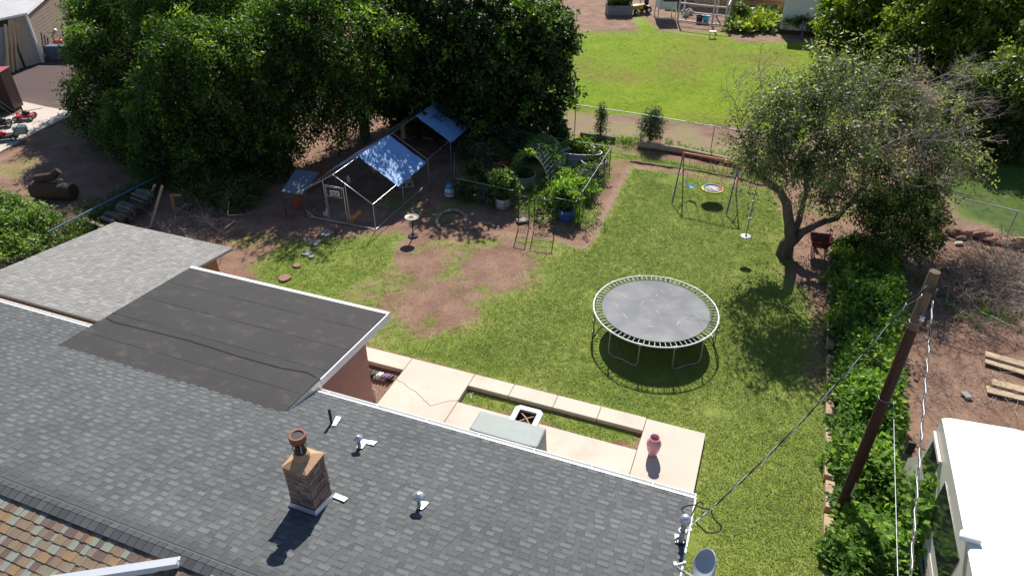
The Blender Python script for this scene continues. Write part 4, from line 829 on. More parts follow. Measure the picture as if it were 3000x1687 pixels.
def sprays(lobes, per_m2, seed, droop=.5, inner=.2, jag=.22):
    q = np.random.default_rng(seed); Cs, As, Ts = [], [], []
    L = np.array(lobes, float)
    for li, (x, y, z, rx, ry, rz) in enumerate(lobes):
        area = 4 * math.pi * ((rx * ry) ** 1.6 / 3 + (rx * rz) ** 1.6 / 3 + (ry * rz) ** 1.6 / 3) ** (1 / 1.6); k = int(area * per_m2)
        d = q.normal(0, 1, (k, 3)); d /= np.linalg.norm(d, axis=1, keepdims=True)
        bump_ = 1 + jag * np.sin(d[:, 0] * 5 + li) * np.sin(d[:, 1] * 6 + 2 * li) + jag * .8 * np.sin(d[:, 2] * 9 + d[:, 0] * 7 + li * 3)
        r = np.where(q.random(k) < inner, q.uniform(.3, .8, k), q.normal(.97, .07, k)) * bump_
        C = np.array([x, y, z]) + d * r[:, None] * np.array([rx, ry, rz]); keep = C[:, 2] > .25
        # drop sprays deep inside a neighbouring lobe
        for lj in range(len(lobes)):
            if lj != li: keep &= (((C - L[lj, :3]) / L[lj, 3:]) ** 2).sum(1) > .42
        C, d, r = C[keep], d[keep], r[keep]; A = d + q.normal(0, .45, d.shape); A[:, 2] -= droop
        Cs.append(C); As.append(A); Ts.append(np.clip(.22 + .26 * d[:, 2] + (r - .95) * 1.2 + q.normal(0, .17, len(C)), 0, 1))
    return np.concatenate(Cs), np.concatenate(As), np.concatenate(Ts)
def crown(parent, name, lobes, per_m2, n, size, asp, matl, seed, droop=.5, spread=(.5, .08, 1), inner=.2, jag=.22):
    C, A, T = sprays(lobes, per_m2, seed, droop, inner, jag); V, F, t = leaves(C, A, n, size, asp, seed + 1, spread, tint0=T)
    if parent is not None:
        o_ = WM[parent].translation; M = WM[parent]; Mi = np.array(M.inverted()); V = V @ Mi[:3, :3].T + Mi[:3, 3]; return link(name, npmesh(name, V, F, matl, t), parent, M)
    return V, F, t
def LB(px, py, y, r, ry=None, rz=None):       # lobe centred where the photo shows it at depth y, radius in photo px
    p = D(px, py, y); m = r * depth(p) / FPX; return (p.x, p.y, p.z, m, (ry or 1) * m, (rz or 1) * m)
def limb(mb, pts, r0, r1, n=8, wob=.0, seed=0):
    q = random.Random(seed); P = [Vector(p) for p in pts]; Q = []
    for i in range(len(P) - 1):
        for k in range(3): Q.append(P[i].lerp(P[i + 1], k / 3) + Vector((q.uniform(-wob, wob), q.uniform(-wob, wob), q.uniform(-wob, wob))) * (1 if k else .3))
    Q.append(P[-1]); m = len(Q); mb.tube(Q, [r0 + (r1 - r0) * (i / (m - 1)) ** .8 for i in range(m)], n)
def tree(name, lab, cat, base, lobes, per, n, size, asp, lm, seed, r0=.22, droop=.5, group=None, spread=(.5, .08, 1), height_split=.3, inner=.2, jag=.22):
    base = Vector(base); t = thing(name, lab, cat, base, 0, group); mb = MB()
    cx = sum(l_[0] * l_[3] for l_ in lobes) / sum(l_[3] for l_ in lobes); cy = sum(l_[1] * l_[3] for l_ in lobes) / sum(l_[3] for l_ in lobes); cz = sum(l_[2] for l_ in lobes) / len(lobes)
    fork = base.lerp(Vector((cx, cy, cz)), height_split); fork.z = max(fork.z, base.z + .4); limb(mb, [base - Vector((0, 0, .1)), base.lerp(fork, .5) + Vector((.08, 0, 0)), fork], r0, r0 * .75, 10, .03, seed)
    mb.build('trunk', M_bark, t)
    for i, l_ in enumerate(lobes):
        m2 = MB(); e = Vector(l_[:3]); limb(m2, [fork, fork.lerp(e, .5) + Vector((0, 0, .15 * l_[3])), e], r0 * .55, r0 * .16, 7, .08, seed + i)
        q = random.Random(seed + 50 + i)
        for k in range(5):
            d = Vector((q.gauss(0, 1), q.gauss(0, 1), q.gauss(.2, .7))).normalized(); limb(m2, [e, e + Vector((d.x * l_[3], d.y * l_[4], d.z * l_[5])) * .8], r0 * .18, .012, 5, .08, k)
        m2.build('branch', M_bark, t)
    crown(t, 'crown', lobes, per, n, size, asp, lm, seed, droop, spread, inner, jag); return t
def twigs(mb, p, d, L, r, lev, q, grav=0.):
    P = [Vector(p)]; dd = Vector(d).normalized(); k = 5
    for i in range(k): dd = (dd + Vector((q.gauss(0, .2), q.gauss(0, .2), q.gauss(0, .2) - grav))).normalized(); P.append(P[-1] + dd * L / k)
    mb.tube(P, [r * (1 - .75 * i / k) for i in range(k + 1)], 5 if lev > 1 else 3, cap=False, smooth=False)
    if lev > 0:
        for i in range(1, k + 1):
            for _ in range(2 if i > 1 else 1): twigs(mb, P[i], dd + Vector((q.gauss(0, .7), q.gauss(0, .7), q.gauss(0, .55))), L * q.uniform(.35, .6), r * .5, lev - 1, q, grav)

# big trees, upper left and centre
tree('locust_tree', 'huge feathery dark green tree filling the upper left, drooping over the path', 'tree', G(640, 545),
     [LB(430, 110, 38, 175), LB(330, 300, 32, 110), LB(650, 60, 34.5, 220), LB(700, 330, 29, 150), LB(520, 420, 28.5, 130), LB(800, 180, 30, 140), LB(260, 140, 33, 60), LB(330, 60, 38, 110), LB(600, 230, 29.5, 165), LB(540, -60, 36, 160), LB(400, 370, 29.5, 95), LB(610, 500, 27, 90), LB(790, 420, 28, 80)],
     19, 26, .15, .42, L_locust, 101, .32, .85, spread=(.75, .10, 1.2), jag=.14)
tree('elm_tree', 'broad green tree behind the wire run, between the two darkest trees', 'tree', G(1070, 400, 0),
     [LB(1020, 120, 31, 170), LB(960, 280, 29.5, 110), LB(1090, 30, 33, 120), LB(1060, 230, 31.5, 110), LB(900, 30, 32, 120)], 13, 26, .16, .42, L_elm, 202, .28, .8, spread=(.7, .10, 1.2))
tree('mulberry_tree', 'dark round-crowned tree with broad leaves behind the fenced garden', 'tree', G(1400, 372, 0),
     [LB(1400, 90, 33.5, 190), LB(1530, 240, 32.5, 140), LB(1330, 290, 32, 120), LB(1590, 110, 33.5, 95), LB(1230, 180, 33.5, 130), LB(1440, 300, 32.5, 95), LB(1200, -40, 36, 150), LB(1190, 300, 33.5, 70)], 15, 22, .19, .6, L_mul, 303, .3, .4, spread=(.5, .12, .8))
# bright trees top right
tree('ash_tree', 'bright yellow-green tree beside the white shed, at the top right', 'tree', G(2440, 165, 0),
     [LB(2510, 90, 42, 90), LB(2455, 190, 41, 50), LB(2590, 20, 42, 110), LB(2560, 190, 40, 85), LB(2460, 20, 44, 45)], 14, 22, .24, .5, L_bright, 404, .22, .4, spread=(.7, .14, .8))
tree('ash_tree', 'bright green tree at the top right corner beyond the twiggy tree', 'tree', G(2800, 200, 0),
     [LB(2760, 60, 38, 130), LB(2900, 20, 38, 130), LB(2680, 130, 37, 90), LB(2850, 160, 36, 110), LB(2990, 110, 37, 120)], 15, 22, .22, .5, L_bright, 505, .22, .4, spread=(.7, .14, .8))
tree('ash_tree', 'mid green tree at the right edge shading the dark lawn behind the fence', 'tree', G(3040, 470, 0),
     [LB(2900, 290, 31, 100), LB(3010, 300, 31, 130), LB(2980, 410, 30, 80), LB(2860, 360, 30.5, 60), LB(3080, 200, 33, 130)], 20, 24, .17, .5, L_mid, 606, .2, .5, spread=(.6, .12, 1.))
tree('espalier_tree', 'small flat-topped fruit tree against the white shed wall', 'tree', G(2345, 118, 0), [LB(2318, 62, 52.5, 26, .5, .4), LB(2360, 55, 52.5, 30, .5, .5), LB(2395, 75, 52, 24, .6, .8)], 9, 16, .2, .5, L_bright, 606, .08)
# twiggy tree with forked trunk
FT = G(2300, 745); tb = thing('fruit_tree', 'twiggy grey-green tree with thick forked trunk at the right lawn edge', 'tree', FT)
mb = MB(); limb(mb, [FT - Vector((.02, 0, .15)), D(2305, 715, 21.05), D(2325, 690, 21.1)], .31, .22, 12, .02, 1)
limb(mb, [D(2318, 705, 21.0), D(2310, 640, 21.0), D(2303, 590, 21.05), D(2285, 560, 21.2), D(2240, 530, 21.6), D(2205, 500, 22)], .20, .09, 10, .02, 2)
limb(mb, [D(2325, 700, 21.1), D(2335, 660, 21.2), D(2350, 610, 21.5), D(2362, 560, 22), D(2360, 470, 22.5)], .15, .06, 10, .02, 3)
limb(mb, [D(2325, 705, 21.1), D(2350, 680, 21.0), D(2400, 655, 21.0), D(2450, 640, 21.4), D(2520, 560, 22)], .17, .07, 10, .02, 4); mb.build('trunk', M_bark, tb)
q = random.Random(31)
for i, (pts, r) in enumerate((([(2205, 500, 22), (2180, 420, 22.5), (2150, 340, 23)], .07), ([(2220, 515, 21.7), (2260, 400, 23), (2300, 280, 24)], .08), ([(2362, 500, 22.3), (2420, 380, 23), (2450, 250, 24)], .08), ([(2362, 500, 22.3), (2330, 400, 23), (2360, 300, 23.5)], .06),
                              ([(2520, 560, 22), (2600, 450, 22.5), (2700, 380, 23)], .08), ([(2520, 560, 22), (2540, 450, 22.5), (2560, 330, 24)], .07), ([(2520, 560, 22), (2640, 560, 22), (2720, 600, 22)], .05), ([(2362, 520, 22.2), (2460, 470, 22), (2550, 440, 21.5)], .05), ([(2300, 450, 22.5), (2240, 430, 22.3), (2190, 460, 22)], .04))):
    mb = MB(); limb(mb, [D(*p) for p in pts], r, r * .35, 7, .06, i)
    for k in range(9):
        a = D(*pts[1]).lerp(D(*pts[-1]), q.random()); twigs(mb, a, (q.gauss(0, .8), q.gauss(0, .8), q.uniform(.0, 1.0)), q.uniform(.6, 1.3), .018, 1, q)
    mb.build('branch', M_bark, tb)
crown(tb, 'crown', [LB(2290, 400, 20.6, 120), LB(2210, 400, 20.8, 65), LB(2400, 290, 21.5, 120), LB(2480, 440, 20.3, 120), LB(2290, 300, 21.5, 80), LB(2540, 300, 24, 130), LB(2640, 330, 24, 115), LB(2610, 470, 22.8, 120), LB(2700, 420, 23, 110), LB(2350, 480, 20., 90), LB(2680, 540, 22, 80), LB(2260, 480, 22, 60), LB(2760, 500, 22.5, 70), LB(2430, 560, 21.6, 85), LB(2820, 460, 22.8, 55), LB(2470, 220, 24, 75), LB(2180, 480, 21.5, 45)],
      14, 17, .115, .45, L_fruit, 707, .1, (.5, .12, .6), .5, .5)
mb = MB()
for (px, py, y, dx, dz, L) in ((2400, 350, 21.2, -.7, .3, 1.5), (2380, 400, 21, .3, .7, 1.2), (2560, 440, 20.6, .9, .5, 2.0), (2560, 440, 20.6, -.4, .5, 1.4), (2560, 445, 20.6, .6, -.5, 1.5), (2600, 420, 20.8, 1, .35, 1.7), (2700, 410, 21, 1, .2, 1.7), (2760, 390, 22, 1, .2, 1.2), (2640, 280, 22, -.2, .8, 1.3), (2700, 270, 22.5, .5, .6, 1.8), (2720, 240, 23.5, 1, .4, 1.2), (2500, 470, 20.6, -.8, -.3, 1.3),
                               (2540, 520, 20.8, .3, -.8, 1.5), (2620, 500, 21, .9, -.3, 1.8), (2660, 560, 21, .6, -.6, 1.3), (2760, 330, 23, 1, .2, 1.2), (2740, 460, 21.3, .8, -.3, 1.7), (2250, 330, 22, -.1, .9, 1.2), (2230, 250, 23, -.2, .9, 1.0), (2160, 330, 22.5, -.4, .7, 1.0), (2200, 470, 21.3, -.5, -.6, 1.1), (2660, 330, 22.3, .2, .2, 1.6), (2720, 340, 22.4, -.5, .5, 1.6), (2580, 380, 21.5, .1, .9, 1.5), (2780, 560, 21.6, .6, .2, 1.3)):
    twigs(mb, D(px, py, y), (dx, q.uniform(-.5, .1), dz), L, .017, 2, q)
mb.build('dead_branch', M_twig, tb)['kind'] = 'stuff'
mb = MB()
for k in range(150): p = D(q.uniform(2130, 2820), q.uniform(220, 620), q.uniform(20, 24)); twigs(mb, p, (q.gauss(0, .7), q.gauss(0, .5), q.gauss(.5, .5)), q.uniform(.5, 1.1), .011, 1, q)
mb.build('twig', M_twig, tb)['kind'] = 'stuff'

# shrubs
def shrub(name, lab, cat, base, lobes, per, n, size, asp, lm, seed, droop=.1, group=None, spread=(.4, .08, .6), stem=True):
    t = thing(name, lab, cat, base, 0, group); q = random.Random(seed)
    if stem:
        mb = MB()
        for l_ in lobes:
            for k in range(3): limb(mb, [Vector(base), Vector((l_[0] + q.uniform(-.3, .3) * l_[3], l_[1] + q.uniform(-.3, .3) * l_[4], l_[2] + .3 * l_[5]))], .025, .008, 5, .03, k)
        mb.build('stem', M_bark, t)
    crown(t, 'foliage', lobes, per, n, size, asp, lm, seed, droop, spread, .35); return t
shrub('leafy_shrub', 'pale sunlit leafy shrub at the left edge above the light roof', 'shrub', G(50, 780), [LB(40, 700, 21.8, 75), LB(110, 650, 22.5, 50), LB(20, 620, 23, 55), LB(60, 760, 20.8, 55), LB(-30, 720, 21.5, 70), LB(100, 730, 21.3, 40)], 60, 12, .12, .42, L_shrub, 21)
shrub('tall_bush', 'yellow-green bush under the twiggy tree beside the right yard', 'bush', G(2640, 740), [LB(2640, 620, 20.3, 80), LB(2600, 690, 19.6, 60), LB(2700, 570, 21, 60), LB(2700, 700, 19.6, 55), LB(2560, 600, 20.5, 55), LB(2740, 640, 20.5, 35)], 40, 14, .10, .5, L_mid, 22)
for i, (px, py, r, h, lb) in enumerate(((1758, 382, 13, 1.9, 'narrow young conifer left of the fence post behind the log'), (1905, 395, 30, 1.6, 'round bushy conifer right of the second fence post'))):
    b_ = G(px, py + 22); l0 = LB(px, py, b_.y, r); shrub('conifer', lb, 'conifer', b_, [(b_.x, b_.y, .75, l0[3], l0[3], .75), (b_.x, b_.y, 1.2, l0[3] * .6, l0[3] * .6, .45)], 90, 12, .12, .25, L_conifer, 30 + i, -.6)
def weeds(name, lab, cat, pts, hmin, hmax, lm, size, asp, seed, rad=.35, n=60, dens=10):
    q = np.random.default_rng(seed); C = []
    for (px, py) in pts:
        p = G(px, py); k = dens; c = np.stack([p.x + q.normal(0, rad, k), p.y + q.normal(0, rad, k), q.uniform(hmin, hmax, k)], -1); C.append(c)
    C = np.concatenate(C); A = q.normal(0, .4, C.shape); A[:, 2] += .9; V, F, t = leaves(C, A, n, size, asp, seed, (hmax * 1.2, .09, .2))
    V[:, 2] = np.maximum(V[:, 2], -.02); o_ = G(*pts[0]); V = V - np.array(o_); return tagp(link(name, npmesh(name, V, F, lm, t), None, Matrix.Translation(o_)), lab, cat, kind='stuff')
weeds('weeds', 'tangle of shaded weeds along the blue pipe above the light roof', 'weeds', [(200 + 22 * k, 700 - 14 * k) for k in range(12)] + [(230, 720), (260, 690), (300, 670), (180, 740), (330, 640), (400, 590)], .05, .35, L_mid, .12, .3, 51, .4, 40, 14)
weeds('weeds', 'low weeds in the sunny verge above the garden fence', 'weeds', [(1730 + 14 * k, 408 + k * 1) for k in range(10)] + [(1950 + 25 * k, 425 + 6 * k) for k in range(8)], .02, .12, L_vine, .1, .4, 52, .3, 24, 8)
weeds('weeds', 'low green weeds beside the brush pile in the right yard', 'weeds', [(2760, 905), (2800, 915), (2850, 930), (2900, 925), (2950, 940), (2990, 965), (2860, 900), (2960, 915), (2780, 870), (2700, 830), (2790, 800)], .0, .1, L_vine, .07, .45, 53, .25, 26, 7)
weeds('leafy_hedge_growth', 'rank green growth along the left verge of the brown yard', 'weeds', [(60 + 30 * k, 560 + (k % 3) * 6) for k in range(5)] + [(230, 430), (330, 520), (380, 480), (470, 560), (260, 590)], .0, .09, L_mid, .07, .35, 54, .35, 24, 6)
weeds('yucca_grass', 'long drooping dark grass clump under the big left tree', 'grass clump', [(640, 600), (690, 585), (610, 580), (740, 570), (660, 560), (700, 610)], .1, .6, L_conifer, .34, .12, 55, .35, 40, 14)

# ------------------------------------------------------------------ vine hedge over the right boundary
hd = thing('vine_hedge', 'broad mound of broad-leaved green vine covering the fence by the motorhome', 'hedge', W(3.5, 4, 0), YAW)
q = np.random.default_rng(88); k = 5200; v = q.uniform(-4.5, 15.5, k); wd = np.where(v < 4.2, 1.15, 1.15 + (v - 4.2) * .09); wd = np.clip(wd, 1.1, 2.0); u = 2.95 + q.random(k) * wd + .12 * np.sin(v * 2.3) + .1 * np.sin(v * 5.1)
fr = (u - 2.95) / wd; hz = (.85 + .35 * np.sin(v * 1.1 + 1) * .5 + .25 * np.sin(v * 2.7) * np.sin(u * 3)) * np.clip(np.minimum(fr * 3.2 + .25, (1.1 - fr) * 3 + .3), .2, 1); hz *= np.clip(1.15 - (v - 5) * .05, .6, 1.0); hz = np.where(q.random(k) < .3, hz * q.random(k), hz + q.normal(0, .05, k))
ctr = np.array([W(a, b_, c) for a, b_, c in zip(u, v, hz)]); ctr[:, 2] = np.maximum(ctr[:, 2], .05); A = q.normal(0, .6, ctr.shape); A[:, 2] += .2
V, F, t_ = leaves(ctr, A, 16, .125, .8, 89, (.34, .10, .5), updir=.9, tint0=np.clip(.35 + .25 * np.sin(v * 3.1 + u * 2) + q.normal(0, .18, k), 0, 1), tsd=.15)
Mi = np.array(WM[hd].inverted()); near_ = np.array([depth(c) for c in ctr]); ord_ = np.argsort(near_)
Vl = V @ Mi[:3, :3].T + Mi[:3, 3]; ok = [i for i in range(len(F)) if False]
link('foliage', npmesh('foliage', Vl, F, L_vine, t_), hd, WM[hd])['kind'] = 'stuff'
lf = {}
for tt in range(5):
    m_ = MB(); m_.tint = .25 + .17 * tt; m_.add([(0, 0, 0), (.06, .045, .012), (.10, .02, .0), (.15, 0, -.02), (.10, -.02, 0), (.06, -.045, .012), (.07, 0, .02), (-.015, .03, .0), (-.015, -.03, 0)], [(0, 6, 1), (1, 6, 2), (2, 6, 3), (3, 6, 4), (4, 6, 5), (5, 6, 0), (0, 1, 7), (0, 8, 5)]); lf[tt] = m_.mesh('leaf', L_vine)
rq = random.Random(6); cand = [i for i in np.argsort(near_) if hz[i] > .6 and inframe(ctr[i])][:300]
for i in cand:
    M = Matrix.Translation(Vector(ctr[i]) + Vector((rq.uniform(-.08, .08), rq.uniform(-.08, .08), rq.uniform(.08, .14)))) @ Matrix.Rotation(rq.uniform(0, 6.28), 4, 'Z') @ Matrix.Rotation(rq.uniform(-.1, .6), 4, 'Y') @ Matrix.Rotation(rq.uniform(-.4, .4), 4, 'X') @ Matrix.Scale(rq.uniform(.9, 1.3), 4)
    link('leaf', lf[rq.randint(0, 4)], hd, M)
mb = MB()
for i in range(70):
    a = rq.uniform(-4, 15); p = W(3 + rq.uniform(0, 1.2), a, rq.uniform(.4, .9)); twigs(mb, p, (rq.gauss(0, 1), rq.gauss(0, 1), rq.gauss(.2, .3)), .8, .008, 1, rq)
mb.build('vine_stem', M_twigdark, hd)['kind'] = 'stuff'
q = np.random.default_rng(90); C = []
for (px, py, z, s_, m_) in ((2740, 1450, 1.9, .16, 30), (2745, 1500, 1.75, .18, 40), (2735, 1540, 1.5, .18, 40), (2750, 1420, 2.1, .1, 16), (2760, 1490, 1.8, .12, 20), (2720, 1560, 1.3, .2, 30), (2700, 1500, 1.2, .25, 30), (2690, 1440, 1.15, .25, 24)):
    p = G(px, py, z); C.append(np.array(p) + q.normal(0, s_, (m_, 3)))
C = np.concatenate(C); V, F, t_ = leaves(C, q.normal(0, 1, C.shape), 8, .14, .8, 91, (.25, .08, .5), updir=.9); V = V @ Mi[:3, :3].T + Mi[:3, 3]
link('climbing_shoot', npmesh('climbing_shoot', V, F, L_vine, t_), hd, WM[hd])['kind'] = 'stuff'
SLP = ['fifth', 'fourth', 'third', 'lowest', 'sixth', 'seventh', 'eighth', 'ninth', 'farthest']
for i, (v0, v1, s_) in enumerate(((4.9, 5.65, .02), (4.05, 4.75, 0), (3.1, 3.9, .02), (2.0, 2.9, -.01), (6.2, 7.3, .03), (7.5, 8.7, .05), (9.2, 10.6, .06), (12.2, 13.9, .1), (14.1, 15.6, .12))):
    mb = MB(UVM); mb.box((2.72 + s_, v0, 0), (2.92 + s_, v1, .2)); mb.top('sleeper', M_timber, 'weathered timber sleeper edging the vine hedge, ' + SLP[i] + ' counting up from the dish end', 'timber', 'timber sleepers along the vine hedge', bevel=.015)

# ------------------------------------------------------------------ utility pole and wires
PB = G(2478, 1452, .8); PB.z = 0; PT = Vector((PB.x, PB.y, ZF(PB.y, 795))); pl = thing('utility_pole', 'tall dark brown timber utility pole rising from the vine hedge', 'utility pole', PB)
mb = MB(); mb.tube([PB - Vector((0, 0, .2)), (PB.x, PB.y, 2.), (PB.x, PB.y, 4.)], [.12, .11, .10], 16); mb.tube([(PB.x, PB.y, 4.), (PB.x, PB.y, 5.2)], [.10, .093], 16, cap=False); mb.build('shaft', M_pole, pl)
MB().tube([(PB.x, PB.y, 5.2), (PB.x, PB.y, PT.z - .03), PT], [.093, .09, .086], 16).build('weathered_top', M_poletop, pl)
MB().bar((PB.x + .02, PB.y - .125, .95), (PB.x + .02, PB.y - .125, 1.35), .03, .015, up=(0, -1, 0)).build('tag', M_cream, pl)
BK = Vector((PB.x - .02, PB.y - .09, 5.55)); mb = MB(); mb.tube([BK, BK + Vector((-.02, -.09, .0))], .02, 8); mb.lathe([(.02, -.05), (.045, -.03), (.03, 0), (.045, .03), (.02, .05)], 12, c=BK + Vector((-.02, -.1, 0))); mb.build('insulator', M_steel, pl)
MB().torus((PB.x, PB.y, 5.35), .097, .006, 24, 5).build('band', M_dull, pl); MB().torus((PB.x, PB.y, 3.55), .105, .006, 24, 5).build('band', M_dull, pl)
def sagline(a, b_, sag, n=24):
    a, b_ = Vector(a), Vector(b_); return [a.lerp(b_, i / n) - Vector((0, 0, sag * 4 * (i / n) * (1 - i / n))) for i in range(n + 1)]
def twisted(name, path, lab, rad=.009, pitch_=.7):
    t = thing(name, lab, 'cable', path[0])
    for s_, m_ in ((0, M_wire), (1, M_alum), (2, M_wire)):
        pts = []; acc = 0
        for i in range(len(path) - 1):
            L = (path[i + 1] - path[i]).length; k = max(2, int(L / .12)); d = (path[i + 1] - path[i]).normalized(); sx = d.cross(Vector((0, 0, 1))).normalized(); sz = sx.cross(d)
            for j in range(k): a = (acc + L * j / k) / pitch_ * 2 * math.pi + s_ * 2.09; pts.append(path[i].lerp(path[i + 1], j / k) + (sx * math.cos(a) + sz * math.sin(a)) * rad)
            acc += L
        MB().tube(pts, .0075, 5).build('strand', m_, t)
    return t
e1 = G(2083, 1490, 3.55); c1 = PT + Vector((-.45, -.25, -.5)); tw = twisted('service_cable', [c1] + sagline(c1, e1, .25)[1:], 'twisted black and silver cable running from the pole down to the roof mast')
MB().tube([PT + Vector((-.12, -.08, -.42)), c1], .018, 7).build('clamp', M_steel, tw); MB().tube([e1, MAST + Vector((.07, .02, -.15))], [.016, .006], 7).build('clamp', M_flash, tw)
M0 = MAST + Vector((.05, .02, 0))
for j, pts in enumerate(([(2083, 1490, 3.55), (2060, 1488, 3.6), (2035, 1478, 3.6), (2010, 1482, 3.55), (1997, 1490, 3.5), (2005, 1500, 3.5)], [(2083, 1490, 3.55), (2090, 1515, 3.3), (2112, 1540, 3.1), (2105, 1555, 3.05), (2075, 1560, 3.1), (2055, 1545, 3.2), (2035, 1525, 3.4)], [(2060, 1478, 3.6), (2050, 1468, 3.7), (2038, 1482, 3.65), (2030, 1500, 3.55), (2025, 1512, 3.5)])):
    P = [G(*p) for p in pts]; Q = []
    for i in range(len(P) - 1):
        p0, p1, p2, p3 = P[max(i - 1, 0)], P[i], P[i + 1], P[min(i + 2, len(P) - 1)]
        for k in range(6): s = k / 6; Q.append(.5 * ((2 * p1) + (p2 - p0) * s + (2 * p0 - 5 * p1 + 4 * p2 - p3) * s * s + (3 * p1 - p0 - 3 * p2 + p3) * s ** 3))
    MB().tube(Q + [P[-1]], .011, 6).build('drip_loop', M_wire, tw)
# loop of wires around the pole top and lines towards the street, behind the camera
c2 = G(2733, 880, 5.45); S1 = G(2688, 1687, 6.3); S1e = c2 + (S1 - c2) * 3.2; tw2 = twisted('street_cable', [c2] + sagline(c2, S1e, .3, 40)[1:], 'bright twisted cable hanging from the pole top to the lower frame edge', .012, .6)
for k in range(3):
    o_ = k * .035; P = [c1 + Vector((0, 0, o_)), c1 + Vector((.1, -.05, .16 + o_)), PT + Vector((-.2, -.22, -.22 + o_)), PT + Vector((-.05, -.26, -.3 + o_)), c2 + Vector((0, 0, .25)), c2]; MB().tube([p for p in sum([[P[i].lerp(P[i + 1], j / 3) for j in range(3)] for i in range(5)], [])] + [c2], .012, 6).build('jumper', M_wire, tw2)
g0 = Vector((PB.x + .13, PB.y - .08, 3.55)); S2 = G(2637, 1687, 4.6); MB().tube(sagline(g0, g0 + (S2 - g0) * 3, .1), .006, 5).top('thin_wire', M_alum, 'thin pale wire running down from the middle of the pole', 'wire')

# ------------------------------------------------------------------ motorhome
rv = thing('motorhome', 'white motorhome with dark side windows parked beyond the vine hedge', 'motorhome', W(5.4, .0, 0), YAW); RZ = 2.95
ruL = guv(2757, 1215, RZ)[0]; rvF = guv(2757, 1212, RZ)[1]; RW = 2.45; RB = -4.5
mb = MB(UVM); prof = [(ruL, 0), (ruL + .03, .035), (ruL + .15, .06), (ruL + RW / 2, .085), (ruL + RW - .15, .06), (ruL + RW - .03, .035), (ruL + RW, 0)]
vfr = lambda u: rvF - .10 * ((u - ruL - RW / 2) / (RW / 2)) ** 2 + .0
vs = []; stn = [(0, 0), (-.06, .6), (-.2, 1)]
rows = [(0, -.09), (-.05, -.0), (-.25, .0)]
Ls = [(vfr(u), u, h) for u, h in prof]; k = len(prof)
for dv, dz in ((0, -.06), (-.05, -.01), (-.2, 0), (None, 0)):
    for u, h in prof: vs.append((u, (vfr(u) + dv) if dv is not None else RB, RZ + h + dz))
vs += [(u, vfr(u), RZ - .09) for u, h in prof]
fs = [(i * k + j, i * k + j + 1, (i + 1) * k + j + 1, (i + 1) * k + j) for i in range(3) for j in range(k - 1)]
mb.add(vs, [f[::-1] for f in fs], smooth=True); mb.build('roof', M_rv, rv)
mb = MB(UVM); ft = .28        # body: side walls with raked front
side = [(RB, .45), (rvF + .05, .45), (rvF + .62, .62), (rvF + .66, 1.05), (rvF + .05, 1.75), (rvF - .12, RZ - .02), (RB, RZ - .02)]
L_ = [(ruL + .012, v_, z) for v_, z in side]; R_ = [(ruL + RW - .012, v_, z) for v_, z in side]; k = len(side)
mb.add(L_ + R_, [tuple(range(k))[::-1], tuple(range(k, 2 * k))] + [(i, (i + 1) % k, k + (i + 1) % k, k + i) for i in range(k)]); mb.build('body', M_rvside, rv)
def sidepanel(name, pts, m_, out=.012, th=.012):
    mb = MB(UVM); a = [(ruL + .012 - out, v_, z) for v_, z in pts]; b_ = [(ruL + .012 - out + th, v_, z) for v_, z in pts]; k = len(pts)
    mb.add(a + b_, [tuple(range(k)), tuple(range(k, 2 * k))[::-1]] + [(i, k + i, k + (i + 1) % k, (i + 1) % k) for i in range(k)]); return mb.build(name, m_, rv)
sidepanel('cab_window', [(rvF - .9, 1.75), (rvF - .12, 1.75), (rvF - .22, 2.5), (rvF - .9, 2.5)], M_glass); sidepanel('window_awning', [(rvF - 1.0, 2.55), (rvF - .15, 2.55), (rvF - .15, 2.62), (rvF - 1.0, 2.62)], M_cream, .06, .05)
sidepanel('side_window', [(rvF - 3.2, 1.75), (rvF - 1.5, 1.75), (rvF - 1.5, 2.62), (rvF - 3.2, 2.62)], M_glass, .014); sidepanel('side_window', [(rvF - 5.2, 1.75), (rvF - 4.0, 1.75), (rvF - 4.0, 2.45), (rvF - 5.2, 2.45)], M_glass, .014)
sidepanel('stripe', [(RB, 1.35), (rvF - .1, 1.35), (rvF - .0, 1.5), (RB, 1.5)], M_cream, .010); sidepanel('stripe', [(RB, 1.1), (rvF - .0, 1.1), (rvF - .0, 1.2), (RB, 1.2)], M_brownwood, .010); sidepanel('skirt', [(RB, .4), (rvF, .4), (rvF, .62), (RB, .62)], M_dull, .02)
mb = MB(UVM); mb.add([(ruL + .12, rvF + .05 + .01, 1.77), (ruL + RW - .12, rvF + .06, 1.77), (ruL + RW - .15, rvF - .10, 2.75), (ruL + .15, rvF - .10, 2.75)], [(0, 1, 2, 3), (3, 2, 1, 0)]); mb.build('windscreen', M_glass, rv)
mb = MB(UVM); mb.tube([(ruL + .02, rvF - .05, 2.0), (ruL - .22, rvF + .05, 1.95)], .015, 6); mb.box((ruL - .3, rvF + .0, 1.72), (ruL - .16, rvF + .07, 2.05)); mb.build('wing_mirror', M_black, rv, bevel=.01)
for y in (.05, .15): MB(UVM).tube([(ruL + .2 + y * 3, rvF + .68, .82), (ruL + .2 + y * 3, rvF + .66, .82)], .09, 12).build('headlight', M_orange if y > .1 else M_dish, rv)
for v_ in (rvF - .9, RB + 1.2):
    w_ = thing('wheel', None, None, M=WM[rv]); w_.parent = rv; w_.matrix_local = Matrix(); MB(UVM).tube([(ruL + .02, v_, .38), (ruL + .26, v_, .38)], .38, 24).build('tyre', M_rubber, w_); MB(UVM).tube([(ruL + .01, v_, .38), (ruL + .05, v_, .38)], .2, 18).build('rim', M_dull, w_)
